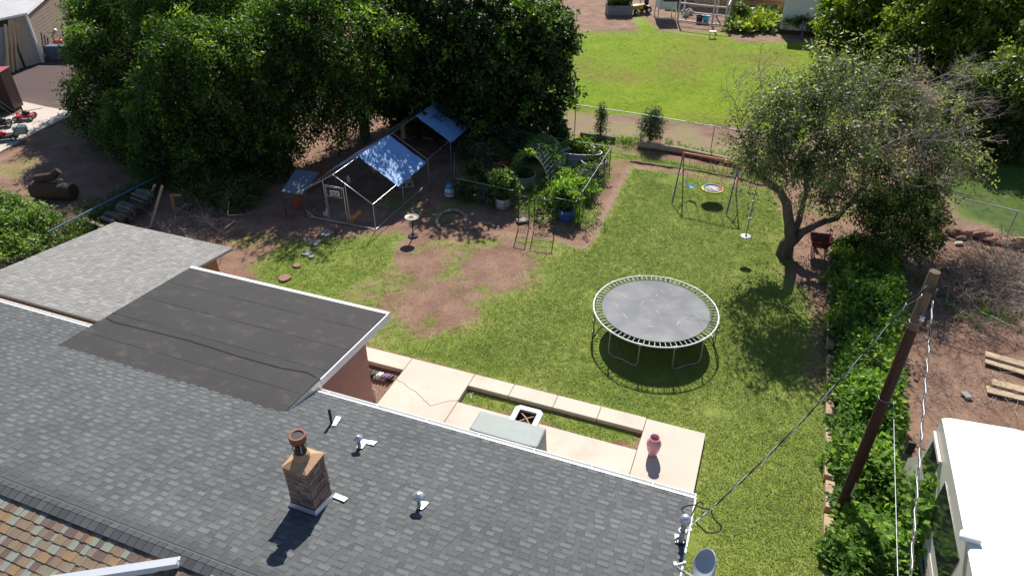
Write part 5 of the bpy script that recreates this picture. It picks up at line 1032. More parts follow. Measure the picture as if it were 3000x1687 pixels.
c = UVI @ G(2840, 1580, RZ + .07); mb = MB(UVM); mb.prism([(c.x - .16, c.y - .05), (c.x + .16, c.y - .05), (c.x + .13, c.y + .12), (c.x - .13, c.y + .12)], RZ + .05, RZ + .15); mb.build('roof_vent', M_rv, rv, bevel=.03)
c = UVI @ G(3055, 1665, RZ + .07); MB(UVM).box((c.x - .2, c.y - .35, RZ + .03), (c.x + .45, c.y + .35, RZ + .3)).build('air_conditioner', M_dish, rv, bevel=.04)
for j in range(8): MB(UVM).box((c.x - .205, c.y - .3 + j * .08, RZ + .12), (c.x - .2, c.y - .26 + j * .08, RZ + .26)).build('grille_slot', M_black, rv)

# ------------------------------------------------------------------ satellite dish on the right rake
dc = G(2062, 1655, 3.35); t = thing('satellite_dish', 'pale grey satellite dish with feed arm beyond the roof end', 'satellite dish', dc)
nrm = Vector((-.80, -.1, .42)).normalized(); Rm = nrm.to_track_quat('Z', 'Y').to_matrix().to_4x4(); Md = Matrix.Translation(dc) @ Rm
mb = MB(Md); mb.lathe([(.001, -.065), (.08, -.058), (.16, -.035), (.235, .0), (.245, .0), (.245, -.012), (.16, -.052), (.08, -.076), (.001, -.083)], 36, sx=.92, sy=1.12); mb.build('reflector', M_dish, t)
lnb = G(1978, 1655, 3.55); arm0 = dc + Vector((-.02, -.28, -.06)); MB().bar(arm0, lnb + Vector((0, 0, -.03)), .035, .03).build('feed_arm', M_dish, t)
mb = MB(); mb.tube([lnb, lnb + Vector((.13, .02, .02))], .02, 8); mb.build('feed_horn', M_cream, t); MB().tube([lnb + Vector((.12, .02, .02)), lnb + Vector((.16, .02, .02))], .035, 10).build('feed_cap', M_cream, t); MB().box(tuple(lnb - Vector((.03, .03, .04))), tuple(lnb + Vector((.02, .03, .05)))).build('mount_block', M_cream, t)
MB().tube([dc - nrm * .08, dc - nrm * .2 + Vector((0, -.05, -.2)), W(.08, -2.2, 2.9)], .025, 8).build('mast', M_dull, t)
# ------------------------------------------------------------------ wire fences
def linkfence(lab, pts, h, posts, step=.11, hs=None, nm='chain_link_fence', up=None):
    t = thing(nm, lab, 'fence', pts[0]); pts = [Vector(p) for p in pts]; up = Vector((0, 0, h))
    MB().tube([p + up for p in pts], .02, 7).build('top_rail', M_dull, t)
    for p in posts: MB().tube([Vector(p), Vector(p) + up * 1.02], .024, 7).build('post', M_dull, t)
    mb = MB()
    for i in range(len(pts) - 1):
        a, b_ = pts[i], pts[i + 1]; L = (b_ - a).length; n = int(L / step); k = h / L
        for j in range(-int(h / step), n):
            for s_ in (1, -1):
                x0, x1 = j * step, j * step + h; z0, z1 = (0, h) if s_ > 0 else (h, 0)
                if x0 < 0: z0 = z0 + (-x0) * (1 if s_ > 0 else -1); x0 = 0
                if x1 > L: z1 = z1 - (x1 - L) * (1 if s_ > 0 else -1); x1 = L
                mb.tube([a.lerp(b_, x0 / L) + Vector((0, 0, z0)), a.lerp(b_, x1 / L) + Vector((0, 0, z1))], .0022, 3, cap=False, smooth=False)
    mb.build('wire_mesh', M_dull, t)['kind'] = 'stuff'; return t
f1, f2, f3 = G(1683, 390), G(1876, 421), G(2079, 458); dd_ = (f2 - f1).normalized(); dd3 = (f3 - f2).normalized()
linkfence('long wire fence with thin posts between the lawn and the bright neighbouring lawn', [f1 - dd_ * 5.5, f1, f2, f3, f3 + dd3 * 2.6], 1.42, [f1 - dd_ * 5.5, f1 - dd_ * 2.8, f1, f2, f3, f3 + dd3 * 2.5])
g1, g2 = G(2740, 650), G(3080, 735); linkfence('wire fence in front of the dark lawn at the right edge', [g1, g2], 1.15, [g1, g1.lerp(g2, .62), g2])
# ------------------------------------------------------------------ fenced garden
gf = thing('garden_fence', 'black wire garden fence with green steel posts around the raised planters', 'fence', G(1563, 673))
def fencerun(path, h, posts, step=.12, zs=(0, .3, .6), top=M_dull):
    for i in range(len(path) - 1):
        a, b_ = Vector(path[i]), Vector(path[i + 1]); n = max(2, int((b_ - a).length / step)); mb = MB()
        for j in range(1, n): mb.tube([a.lerp(b_, j / n), a.lerp(b_, j / n) + Vector((0, 0, h))], .0035, 3, cap=False, smooth=False)
        for z in np.arange(.12, h, .14): mb.tube([a + Vector((0, 0, z)), b_ + Vector((0, 0, z))], .0035, 3, cap=False, smooth=False)
        mb.build('wire_panel', M_greenmetal, gf)['kind'] = 'stuff'
        MB().tube([a + Vector((0, 0, h)), b_ + Vector((0, 0, h))], .010, 6).build('top_rail', top, gf)
    for p in posts: MB().tube([Vector(p), Vector(p) + Vector((0, 0, h + .03))], .018, 6).build('post', M_greenmetal, gf)
A0, A1, A2 = G(1334, 584), G(1447, 610), G(1503, 623); Hc, Kc = G(1683, 658), G(1786, 490); Bk = G(1625, 462)
fencerun([A0, A1, A2], .95, [A0, A1, A2]); fencerun([G(1624, 645), Hc, Kc, Bk, G(1500, 440)], .95, [Hc, Hc.lerp(Kc, .12), Hc.lerp(Kc, .22), Hc.lerp(Kc, .42), Hc.lerp(Kc, .6), Hc.lerp(Kc, .8), Kc, Kc.lerp(Bk, .5), Bk], top=M_dull)
fencerun([A0, G(1334, 500)], .8, [G(1334, 500)])
D_, E_, F__, G_ = G(1519, 664), G(1549, 670), G(1564, 674), G(1624, 682)
for a, b_ in ((D_, E_), (F__, G_)):
    gt = thing('gate', None, None, M=WM[gf]); gt.parent = gf; gt.matrix_local = Matrix(); h = 1.3
    MB().tube([a, a + Vector((0, 0, h)), b_ + Vector((0, 0, h)), b_], .022, 6).build('gate_frame', M_greenmetal, gt); mb = MB()
    for z in (.25, .6, .95): mb.tube([a + Vector((0, 0, z)), b_ + Vector((0, 0, z))], .01, 5)
    for j in range(1, 9): mb.tube([a.lerp(b_, j / 9), a.lerp(b_, j / 9) + Vector((0, 0, h))], .003, 3, cap=False)
    mb.build('gate_mesh', M_greenmetal, gt)
# arch trellis
aL, aR = G(1494, 528), G(1611, 572); AW = (aR - aL); aw = AW.length; ac = (aL + aR) / 2; bk = Vector((.38, .93, 0)) * 2.2; ah = 1.5
at_ = thing('trellis_arch', 'arched tunnel of pale wire mesh with green vine over the garden path', 'trellis', ac); axd = AW.normalized()
def arc(a, s_): return ac + axd * (-math.cos(a) * aw / 2) + Vector((0, 0, math.sin(a) * ah * 1.0 + .02)) + bk * s_
mb = MB()
for j in range(24): mb.tube([arc(math.pi * i / 18, j / 23) for i in range(19)], .006, 3, cap=False, smooth=False)
for i in range(25): mb.tube([arc(math.pi * i / 24, 0), arc(math.pi * i / 24, 1)], .006, 3, cap=False, smooth=False)
mb.build('wire_mesh', M_netting, at_)['kind'] = 'stuff'
MB().tube([arc(math.pi * i / 18, 0) for i in range(19)], .012, 5).build('end_hoop', M_dull, at_); MB().tube([arc(math.pi * i / 18, 1) for i in range(19)], .012, 5).build('end_hoop', M_dull, at_)
for p in (aL, aR, aL + bk, aR + bk): MB().tube([p, p + Vector((0, 0, 1.25))], .02, 6).build('post', M_greenmetal, at_)
C = np.array([arc(a, s_ + .02) for a, s_ in [(rq.uniform(.15, 1.75), abs(rq.gauss(0, .05))) for _ in range(90)] + [(rq.uniform(.4, 2.7), rq.uniform(.45, 1.0)) for _ in range(130)]]); V, F, t_ = leaves(C, np.random.default_rng(1).normal(0, 1, C.shape), 8, .11, .8, 95, (.2, .05, .4), updir=.8, tint0=np.r_[np.full(90, .75), np.full(130, .3)])
vm = thing('climbing_vine', 'bright leafy vine climbing the left side of the wire arch', 'vine', aL); link('foliage', npmesh('foliage', V - np.array(aL), F, L_vine, t_), vm, WM[vm]); MB().tube([aL, aL + Vector((0, 0, .4)), arc(.7, 0), arc(1.3, 0.02)], .01, 5).build('stem', M_bark, vm)
# containers
def tank(px, py, L, Wd, h, rz, lab, cat='stock tank', soil=True):
    p = G(px, py); t = thing('stock_tank', lab, cat, p, rz); Mt_ = WM[t]; N = 40
    def ring(k, z): 
        o = []
        for j in range(N): a = 2 * math.pi * j / N; c, s = math.cos(a), math.sin(a); o.append((math.copysign(abs(c) ** .6, c) * L / 2 * k if L > Wd * 1.2 else c * L / 2 * k, s * Wd / 2 * k, z))
        return o
    rows = [(.97, 0), (.985, .08), (1., .1), (.985, .12), (.985, h * .5), (1., h * .5 + .02), (.985, h * .5 + .04), (.99, h - .05), (1.03, h - .02), (1.03, h), (.97, h), (.97, h - .12)]
    vs = sum([ring(k, z) for k, z in rows], []); mb = MB(Mt_); mb.add(vs, [(i * N + j, i * N + (j + 1) % N, (i + 1) * N + (j + 1) % N, (i + 1) * N + j) for i in range(len(rows) - 1) for j in range(N)], smooth=True); mb.build('tub', M_dull, t)
    MB(Mt_).add(ring(.968, h - .1), [tuple(range(N))]).build('soil', M_soil, t); return t
tank(1703, 482, 1.75, .75, .62, YAW + .25, 'oval galvanised planter tank at the back right of the garden'); tank(1738, 497, 1.1, 1.0, .45, .4, 'round galvanised planter tank inside the right garden fence'); tank(1535, 542, .95, .95, .5, 0, 'round galvanised planter tank just inside the wire arch')
def barrel(px, py, r, h, m_, lab, cat='barrel', lbl=False):
    p = G(px, py); t = thing('planter_barrel', lab, cat, p); MB().lathe([(r * .93, 0), (r, .06), (r, h * .33), (r * 1.02, h * .36), (r, h * .39), (r, h * .66), (r * 1.02, h * .69), (r, h * .72), (r, h), (r * .93, h), (r * .93, h - .08)], 24, c=p).build('barrel', m_, t); MB().lathe([(r * .93, h - .07), (.001, h - .05)], 20, c=p).build('soil', M_soil, t)
    if lbl: MB().box((p.x - r * .75, p.y - r * .82, h * .72), (p.x - r * .3, p.y - r * .8, h * .95)).build('label', M_cream, t)
    return p
pb1 = barrel(1659, 645, .3, .5, M_barrel, 'cut blue plastic barrel planter in the front right garden corner', lbl=True); pb2 = barrel(1424, 525, .28, .5, M_barrel, 'blue barrel planter at the shaded left of the garden'); barrel(1385, 545, .42, .3, M_barrel, 'wide low blue tub at the left garden fence', 'tub')
pb3 = barrel(1473, 606, .3, .42, M_dull, 'white ribbed metal tub planter inside the front fence', 'tub'); barrel(1477, 490, .22, .35, M_redpaint, 'red plastic pot behind the shaded garden plants', 'pot'); barrel(1455, 493, .25, .38, M_terracotta, 'terracotta pot beside the red pot in the garden', 'pot'); barrel(1638, 486, .25, .4, M_whitefeather, 'white bucket planter under the right side of the wire arch', 'bucket')
barrel(1578, 636, .13, .3, M_black, 'small black pot by the garden gate', 'pot')
wh = thing('spoked_ornament', 'rusty spoked wheel ornament leaning inside the front garden fence', 'ornament', G(1590, 640)); p = G(1590, 640, .42)
Mw = Matrix.Translation(p) @ Matrix.Rotation(1.25, 4, 'X'); MB(Mw).torus((0, 0, 0), .24, .016, 28, 6).build('hoop', M_rust, wh); MB(Mw).lathe([(.0, .02), (.06, .02), (.06, -.02), (.0, -.02)], 12).build('hub', M_rust, wh); mb = MB(Mw)
for k in range(10): a = k * .628; mb.tube([(.05 * math.cos(a), .05 * math.sin(a), 0), (.24 * math.cos(a), .24 * math.sin(a), 0)], .006, 4)
mb.build('spoke', M_dull, wh)
def bag():
    p = G(1318, 574); t = thing('feed_bag', 'blue and white plastic sack slumped at the left garden fence corner', 'sack', p)
    MB().lathe([(.16, 0), (.2, .08), (.19, .25), (.15, .36)], 14, c=p, sx=1.1, sy=.8).build('sack', M_whitefeather, t); MB().lathe([(.16, .34), (.155, .42), (.1, .52), (.03, .55)], 14, c=p, sx=1.05, sy=.8).build('top_print', M_blue if False else M_sky, t); MB().lathe([(.203, .12), (.203, .2)], 14, c=p, sx=1.1, sy=.8).build('stripe', M_sky, t)
bag()
def plant(name, lab, px, py, z, r, h, lm, size, asp, seed, per=90, droop=-.4, n=10, cat='plant'):
    p = G(px, py, 0); c = G(px, py, z); c = Vector((p.x, p.y, z)); t = thing(name, lab, cat, p)
    mb = MB(); q = random.Random(seed)
    for k in range(5): limb(mb, [(p.x, p.y, max(0, z - h)), (p.x + q.uniform(-.5, .5) * r, p.y + q.uniform(-.5, .5) * r, z + h * .3)], .012, .004, 4, .02, k)
    mb.build('stem', M_twigdark if lm is not L_vine else L_vine, t); crown(t, 'foliage', [(c.x, c.y, c.z, r, r, h)], per, n, size, asp, lm, seed, droop, (.3, .06, .5), .4); return t
plant('fig_plant', 'leafy green bush growing from the blue barrel at the front right corner', 1655, 628, .8, .45, .42, L_vine, .13, .7, 61); plant('fig_plant', 'pale-tipped bush growing from the white ribbed tub by the front fence', 1476, 596, .85, .48, .5, L_shrub, .14, .7, 62)
plant('tomato_plant', 'sprawling green plant inside the right garden fence in front of the round tank', 1700, 575, .35, .6, .35, L_vine, .12, .5, 63); plant('tomato_plant', 'bushy green plant behind the blue corner barrel', 1650, 585, .4, .5, .38, L_vine, .12, .5, 64); plant('onion_plants', 'upright blue-green shoots by the right garden fence', 1718, 545, .35, .35, .3, L_silver, .26, .08, 65, droop=-1.2)
plant('squash_plant', 'broad-leaved plant in the oval tank', 1700, 468, .68, .45, .15, L_squash, .2, .8, 66, 50); plant('herb_plants', 'low herbs filling the round tank', 1740, 490, .5, .42, .12, L_mid, .1, .5, 67); plant('herb_plants', 'dark herbs in the round tank inside the arch', 1535, 537, .5, .35, .1, L_mid, .1, .5, 68)
plant('cosmos_plant', 'tall shaded feathery plant at the back left of the garden', 1500, 440, .6, .7, .6, L_silver, .14, .2, 69, 60); plant('cosmos_plant', 'shaded grey-green bush left of the arch', 1415, 495, .6, .5, .5, L_silver, .14, .2, 70, 60); plant('cosmos_plant', 'tall green shoots beside the red pot', 1445, 485, .7, .35, .45, L_mid, .2, .12, 71, 80, -1.); plant('shaded_bush', 'dark feathery bush filling the left front corner of the garden', 1375, 580, .4, .55, .42, L_conifer, .14, .25, 72, 80)
plant('iris_plants', 'blue-green sword-shaped leaves inside the front fence', 1420, 595, .35, .3, .3, L_silver, .3, .1, 73, 70, -1.2); plant('bean_plants', 'green plants around the back right of the arch', 1600, 440, .45, .6, .35, L_mid, .12, .5, 74, 50); plant('garden_plant', 'dark leafy plant behind the back garden rail', 1640, 420, .4, .45, .4, L_mul, .13, .6, 75, 60)
plant('garden_plant', 'low green plants between the arch and the front gate', 1615, 560, .25, .4, .22, L_vine, .1, .5, 76, 60)
for i_, (px, py, r_, h_, lm_, lb_) in enumerate(((1400, 530, .45, .4, L_mid, 'dark green bush against the left garden fence'), (1450, 555, .4, .4, L_vine, 'green bush left of the wire arch opening'), (1560, 470, .5, .5, L_mid, 'bushy greens seen beyond the wire arch'), (1660, 550, .45, .38, L_vine, 'bright bushy plant in the middle of the right bed'), (1735, 530, .35, .4, L_mid, 'green bush leaning on the right garden fence'), (1610, 600, .4, .3, L_mid, 'low bush behind the garden gate'), (1545, 430, .6, .5, L_conifer, 'dark bush at the very back of the garden'), (1390, 470, .5, .55, L_conifer, 'dark tall bush at the back left corner of the garden'), (1760, 470, .3, .35, L_vine, 'light green plant at the back right fence corner'))):
    plant('garden_bush', lb_, px, py, h_, r_, h_, lm_, .12, .5, 150 + i_, 80)
weeds('garden_weeds', 'green weeds and herbs carpeting the fenced garden', 'weeds', [(1560, 600), (1600, 590), (1640, 560), (1660, 540), (1620, 620), (1680, 600), (1700, 620), (1600, 640), (1740, 460), (1680, 440), (1650, 500), (1570, 560), (1720, 640), (1700, 660), (1350, 560), (1400, 560), (1450, 560), (1480, 520), (1520, 580), (1540, 480), (1580, 450), (1620, 520), (1660, 470), (1720, 510), (1740, 540), (1560, 640), (1590, 610), (1380, 520), (1440, 460), (1500, 470)], .02, .3, L_vine, .09, .45, 77, .38, 26, 14)
# stepping log edges, soil bank behind the lawn
def log(name, lab, pts, r, m_, group=None, cat='log', ends=True):
    mb = MB(); P = [Vector(p) for p in pts]; Q = []
    for i in range(len(P) - 1):
        for k in range(4): Q.append(P[i].lerp(P[i + 1], k / 4) + Vector((rq.uniform(-1, 1), rq.uniform(-1, 1), rq.uniform(-.5, .5))) * r * .08)
    Q.append(P[-1]); mb.tube(Q, [r * rq.uniform(.92, 1.06) for _ in Q], 11); return mb.top(name, m_, lab, cat, group)
z_ = Vector((0, 0, .12))
log('edging_log', 'short dark log at the foot of the narrow conifer', [G(1700, 402) + z_, G(1800, 416) + z_], .14, M_greylog); log('edging_log', 'long weathered log running behind the swing set below the wire fence', [G(1868, 430) + z_, G(1990, 447) + z_, G(2170, 486) + z_], .16, M_timber)
t = thing('cut_log', 'thick cut log with hollow stump pieces lying on the brown yard', 'log', G(155, 555), 0); a_, b_ = G(102, 555, .32), G(215, 562, .32)
mb = MB(); mb.tube([a_.lerp(b_, i / 8) for i in range(9)], [.36, .35, .36, .34, .34, .33, .34, .33, .32], 14); mb.build('log', M_darklog, t)
for k in range(3): MB().rock(G(155 + 12 * k, 523 + k * 3, .72), .09, .07, .07, k + 5).build('stone', M_rock, t)
log('split_log', 'smaller hollow log resting on top of the thick cut log', [G(105, 525, .75), G(165, 515, .85)], .17, M_darklog); log('split_log', 'short forked stump end resting on the thick cut log', [G(150, 520, .8), G(172, 500, 1.05)], .15, M_darklog)
# wood pile behind the light roof
for k in range(26):
    s_ = k / 25; row = k % 2; p = G(318 + 118 * s_, 668 - 92 * s_, .15) + Vector((rq.uniform(-.1, .1), rq.uniform(-.1, .1), row * .2 + rq.uniform(0, .1))); d = Vector((.42, -.22, rq.uniform(-.05, .05))) * rq.uniform(.9, 1.2)
    log('firewood_log', 'split firewood log in the shaded stack behind the light roof', [p - d * .75, p + d * .75], rq.uniform(.06, .11), M_poletop if k % 3 == 0 else M_greylog, 'firewood logs stacked behind the light roof', 'firewood')
for i, (x0, y0, x1, y1, z, lb) in enumerate(((442, 575, 453, 543, 1.0, 'left pale pole standing at the end of the firewood stack'), (440, 668, 476, 543, 1.3, 'long right pole leaning against the firewood stack'))): MB().tube([G(x0, y0), G(x1, y1, z)], .05, 9).top('wood_pole', M_pale_wood, lb, 'pole')
t = thing('timber_trestle', 'orange-brown timber frame standing in shade behind the firewood', 'wooden frame', G(515, 620)); MB().bar(G(515, 625), G(500, 570, .95), .09, .05).build('leg', M_osb, t); MB().bar(G(500, 572, .95), G(530, 572, .95), .08, .05).build('top_rail', M_osb, t); MB().bar(G(515, 622, .05), G(548, 595, .4), .07, .04).build('brace', M_osb, t)
for i, (x0, y0, x1, y1, lb) in enumerate(((245, 640, 330, 675, 'long thin board poking out left of the firewood stack'), (290, 668, 335, 668, 'short wide board beside the firewood stack'))): MB().bar(G(x0, y0, .3), G(x1, y1, .35), .14 + .12 * i, .03).top('loose_board', M_pale_wood, lb, 'board')
MB().tube([G(140, 680, .5), G(300, 598, .55), G(400, 548, .5), G(480, 508, .4)], .028, 8).top('blue_pipe', mat('blue_pipe_plastic', (.08, .18, .38), .4), 'long thin blue pipe stretched over the weeds above the light roof', 'pipe')
mb = MB()
for k in range(70): p = G(rq.uniform(480, 660), rq.uniform(640, 730), rq.uniform(.02, .15)); twigs(mb, p, (rq.gauss(0, 1), rq.gauss(0, 1), .1), rq.uniform(.6, 1.4), .01, 1, rq)
mb.top('fallen_branches', M_twig, 'thin fallen branches scattered in shade behind the light roof', 'branches', kind='stuff')
# ------------------------------------------------------------------ light-roofed shed
SU0, SU1, SV0, SV1 = -18.6, -13.97, .28, 4.80; zs = lambda v: 2.80 - (v - SV0) * .107
sh = thing('shed', 'particle-board shed with pale grey shingle roof between the trees and the house', 'shed', M=UVM @ Matrix.Translation(((SU0 + SU1) / 2, 2.5, 0)))
S0 = -18.45
rf = link('roof', MB(UVM).add([(S0, SV0, zs(SV0) - .01), (SU1, SV0, zs(SV0) - .01), (SU1, SV1, zs(SV1) - .01), (S0, SV1, zs(SV1) - .01), (S0, SV0, zs(SV0) - .06), (SU1, SV0, zs(SV0) - .06), (SU1, SV1, zs(SV1) - .06), (S0, SV1, zs(SV1) - .06)], [(0, 1, 2, 3), (7, 6, 5, 4), (0, 4, 5, 1), (1, 5, 6, 2), (2, 6, 7, 3), (3, 7, 4, 0)]).mesh('roof', M_lightsh, WM[sh]), sh, WM[sh])
def clipshed(u, s):      # left edge runs slightly skew
    return True
a2 = math.atan(.107); courses(rf, W(SU1, SV1, zs(SV1)), -ua, UVM.to_3x3() @ Vector((0, -math.cos(a2), math.sin(a2))), SU1 - S0, (SV1 - SV0) / math.cos(a2) + .02, .13, (.13, .22), .006, M_lightsh, lambda q, up, i, x: q.choice((.15, .3, .4, .45, .5, .6, .75)) + (.05 if up else 0), clipshed, seed=8, short=.10)
mb = MB(UVM); mb.box((S0 + .5, .42, 0), (SU1 - .35, .46, zs(.42) - .06)); mb.box((SU1 - .38, .46, 0), (SU1 - .35, SV1 - .35, zs(SV1) - .02)); mb.box((S0 + .5, SV1 - .38, 0), (SU1 - .38, SV1 - .35, zs(SV1) - .06)); mb.build('wall', M_osb, sh)
mb = MB(UVM); mb.box((S0, SV0 - .012, zs(SV0) - .08), (SU1, SV0, zs(SV0) + .006)); mb.build('edge_trim', M_dull, sh)
mb = MB(UVM); mb.add([(SU1, SV0, zs(SV0) - .07), (SU1 + .012, SV0, zs(SV0) - .07), (SU1 + .012, SV0, zs(SV0) + .008), (SU1, SV0, zs(SV0) + .008), (SU1, SV1, zs(SV1) - .07), (SU1 + .012, SV1, zs(SV1) - .07), (SU1 + .012, SV1, zs(SV1) + .008), (SU1, SV1, zs(SV1) + .008)], [(0, 1, 2, 3), (7, 6, 5, 4), (0, 4, 5, 1), (1, 5, 6, 2), (2, 6, 7, 3), (3, 7, 4, 0)]); mb.build('edge_trim', M_dull, sh)
P = [G(0, 872, 1.9), G(80, 868, 1.9), G(40, 905, 1.9), G(-60, 905, 1.9)]; mb = MB(); mb.add(P + [p - Vector((0, 0, .05)) for p in P], [(3, 2, 1, 0), (4, 5, 6, 7), (0, 1, 5, 4), (1, 2, 6, 5), (2, 3, 7, 6), (3, 0, 4, 7)]); mb.top('red_sheet', M_maroon if False else mat('dark_red_sheet', (.17, .02, .025), .5), 'dark red sheet glimpsed under the left end of the light roof', 'sheet')
P = [G(75, 880, 1.6), G(92, 905, 1.5), G(50, 905, 1.5)]; mb = MB(); mb.add(P + [p - Vector((0, 0, .3)) for p in P], [(0, 1, 2), (5, 4, 3), (0, 3, 4, 1), (1, 4, 5, 2), (2, 5, 3, 0)]); mb.top('teal_panel', mat('teal_plastic', (.02, .22, .17), .5), 'small teal panel between the red sheet and the shed wall', 'panel')

# ------------------------------------------------------------------ under the twiggy tree: wheelbarrow, disc swing
p = G(2393, 745); t = thing('wheelbarrow', 'dark red wheelbarrow parked under the twiggy tree', 'wheelbarrow', p, -.2); M = WM[t]
mb = MB(M); top_ = [(-.38, -.30), (.38, -.26), (.42, .34), (-.36, .36)]; bot = [(-.22, -.16), (.22, -.16), (.2, .16), (-.2, .16)]
vs = [(x, y, .62 if y < 0 else .68) for x, y in top_] + [(x, y, .34) for x, y in bot] + [(x * .93, y * .93, .62 if y < 0 else .68) for x, y in top_] + [(x * .93, y * .93, .355) for x, y in bot]
fs = [(i, 4 + i, 4 + (i + 1) % 4, (i + 1) % 4) for i in range(4)] + [(8 + i, 8 + (i + 1) % 4, 12 + (i + 1) % 4, 12 + i) for i in range(4)] + [(i, (i + 1) % 4, 8 + (i + 1) % 4, 8 + i) for i in range(4)] + [(4, 7, 6, 5), (12, 13, 14, 15)]; mb.add(vs, fs); mb.build('tray', mat('dark_red_paint', (.13, .018, .02), .5, .2, 6), t)
for x in (-.22, .22): MB(M).tube([(x, -.7, .55), (x * .9, -.2, .33), (x * .3, .55, .22)], .02, 7).build('handle', M_brownwood, t); MB(M).tube([(x, -.2, .33), (x, -.32, .0), (x, -.1, .02), (x, .05, .32)], .016, 6).build('leg', M_black, t)
w_ = thing('wheel', None, None, M=M); w_.parent = t; w_.matrix_local = Matrix(); MB(M).torus((0, 0, 0), .15, .05, 22, 8, M=Matrix.Translation((0, .55, .2)) @ Matrix.Rotation(math.pi / 2, 4, 'Y')).build('tyre', M_rubber, w_); MB(M).tube([(-.03, .55, .2), (.03, .55, .2)], .11, 14).build('rim', M_dull, w_)
MB(M).rock((-.05, .02, .40), .09, .06, .03, 3).build('tray_scrap', M_whitefeather, t)
p = G(2185, 692, .78); t = thing('disc_rope_swing', 'climbing rope with small foot discs and round seat hanging from the twiggy tree', 'rope swing', (p.x, p.y, .0))
MB().lathe([(.001, .02), (.15, .015), (.2, .0), (.15, -.02), (.001, -.025)], 28, c=p).build('disc_seat', M_dish, t); MB().tube([p, (p.x + .02, p.y, 3.7)], .011, 6).build('rope', M_wire, t); MB().lathe([(.001, .06), (.035, .05), (.045, .0)], 10, c=p).build('knot', M_black, t)
for k in range(4): z = ZF(p.y, (640, 615, 590, 566)[k]); MB().lathe([(.001, .02), (.07, .012), (.075, -.01), (.001, -.02)], 16, c=(p.x + .01, p.y, z)).build('foot_disc', M_dish, t)
MB().tube([(p.x, p.y, 3.7), D(2240, 530, 21.6)], .01, 5).build('rope_tail', M_wire, t)

# ------------------------------------------------------------------ right yard: rocks, planks, brush
for i, (px, py, w, h) in enumerate(((2655, 668, .30, .3), (2690, 668, .30, .28), (2715, 672, .2, .2), (2745, 672, .2, .12), (2775, 680, .18, .12), (2800, 683, .3, .2), (2832, 685, .28, .18), (2875, 690, .42, .24), (2905, 703, .35, .14), (2945, 708, .42, .14), (2985, 715, .38, .3), (2760, 690, .22, .12), (2850, 680, .2, .14), (2815, 695, .2, .1))):
    mb = MB(); mb.tint = rq.random(); p = G(px, py + 4); mb.rock((p.x, p.y, h * .4), w, w * .6, h * .75, i + 200); mb.top('red_rock', M_redrock, 'reddish rock, ' + ('first second third fourth fifth sixth seventh eighth ninth tenth eleventh small_front_left small_front_middle small_front_right'.split()[i]).replace('_', ' ') + ' in the right yard rock row from the left', 'rock', 'red rocks lined up in the right yard')
for (x0, y0, x1, y1, w, z, lb) in ((2886, 1036, 3060, 1085, .26, .10, 'upper pale plank of the top pair on the right yard soil'), (2886, 1055, 3060, 1108, .28, .04, 'lower pale plank of the top pair on the right yard soil'), (2905, 1118, 3060, 1158, .28, .10, 'upper weathered plank of the lower pair by the motorhome'), (2890, 1140, 3060, 1180, .28, .04, 'lower weathered plank of the lower pair by the motorhome')):
    MB().bar(G(x0, y0, z), G(x1, y1, z), w, .045).top('plank', M_pale_wood, lb, 'plank', 'planks lying in the right yard', bevel=.005)
bp_ = thing('brush_pile', 'heap of bare dead branches in the right yard', 'brush pile', G(2900, 850)); mb = MB(); mb2 = MB()
for k in range(380):
    p = G(rq.gauss(2915, 60), rq.gauss(820, 50), abs(rq.gauss(0, .25))); twigs(mb if k % 3 else mb2, p, (rq.gauss(0, 1), rq.gauss(0, 1), rq.gauss(.1, .3)), rq.uniform(.6, 1.5), rq.uniform(.006, .014), 1, rq, .02)
mb.build('pale_twig', M_twig, bp_)['kind'] = 'stuff'; mb2.build('dark_twig', M_twigdark, bp_)['kind'] = 'stuff'
mb = MB()
for k in range(260): p = G(rq.uniform(2740, 3000), rq.uniform(740, 1000), .03); twigs(mb, p, (rq.gauss(0, 1), rq.gauss(0, 1), rq.uniform(0, .15)), rq.uniform(.3, .9), .006, 0, rq)
for k in range(140): p = G(rq.uniform(2690, 2990), rq.uniform(1080, 1200), .03); twigs(mb, p, (rq.gauss(0, 1), rq.gauss(0, 1), rq.uniform(0, .15)), rq.uniform(.3, .8), .006, 0, rq)
mb.top('dry_stalks', M_twig, 'dry straw-coloured stalks strewn over the right yard soil', 'stalks', kind='stuff')
# soil bank behind the lawn
for i, (pts, lb) in enumerate((([(1845, 472), (1950, 487), (2050, 500), (2160, 520), (2250, 545)], 'low ridge of turned soil behind the swing set'), ([(1780, 500), (1750, 560), (1720, 620), (1700, 680)], 'low ridge of turned soil along the outside of the garden fence'))):
    P = [G(*p) for p in pts]; mb = MB(); Q = []
    for j in range(len(P) - 1):
        for k in range(8): Q.append(P[j].lerp(P[j + 1], k / 8) + Vector((rq.uniform(-.04, .04), rq.uniform(-.04, .04), -.07)))
    mb.tube(Q, [rq.uniform(.09, .14) for _ in Q], 8); tagp(mb.build('soil_ridge', M_soil if False else mat('turned_soil', (.2, .125, .085), .95, .3, 5, .8, 20, .03)), lb, None, kind='structure')
P = []
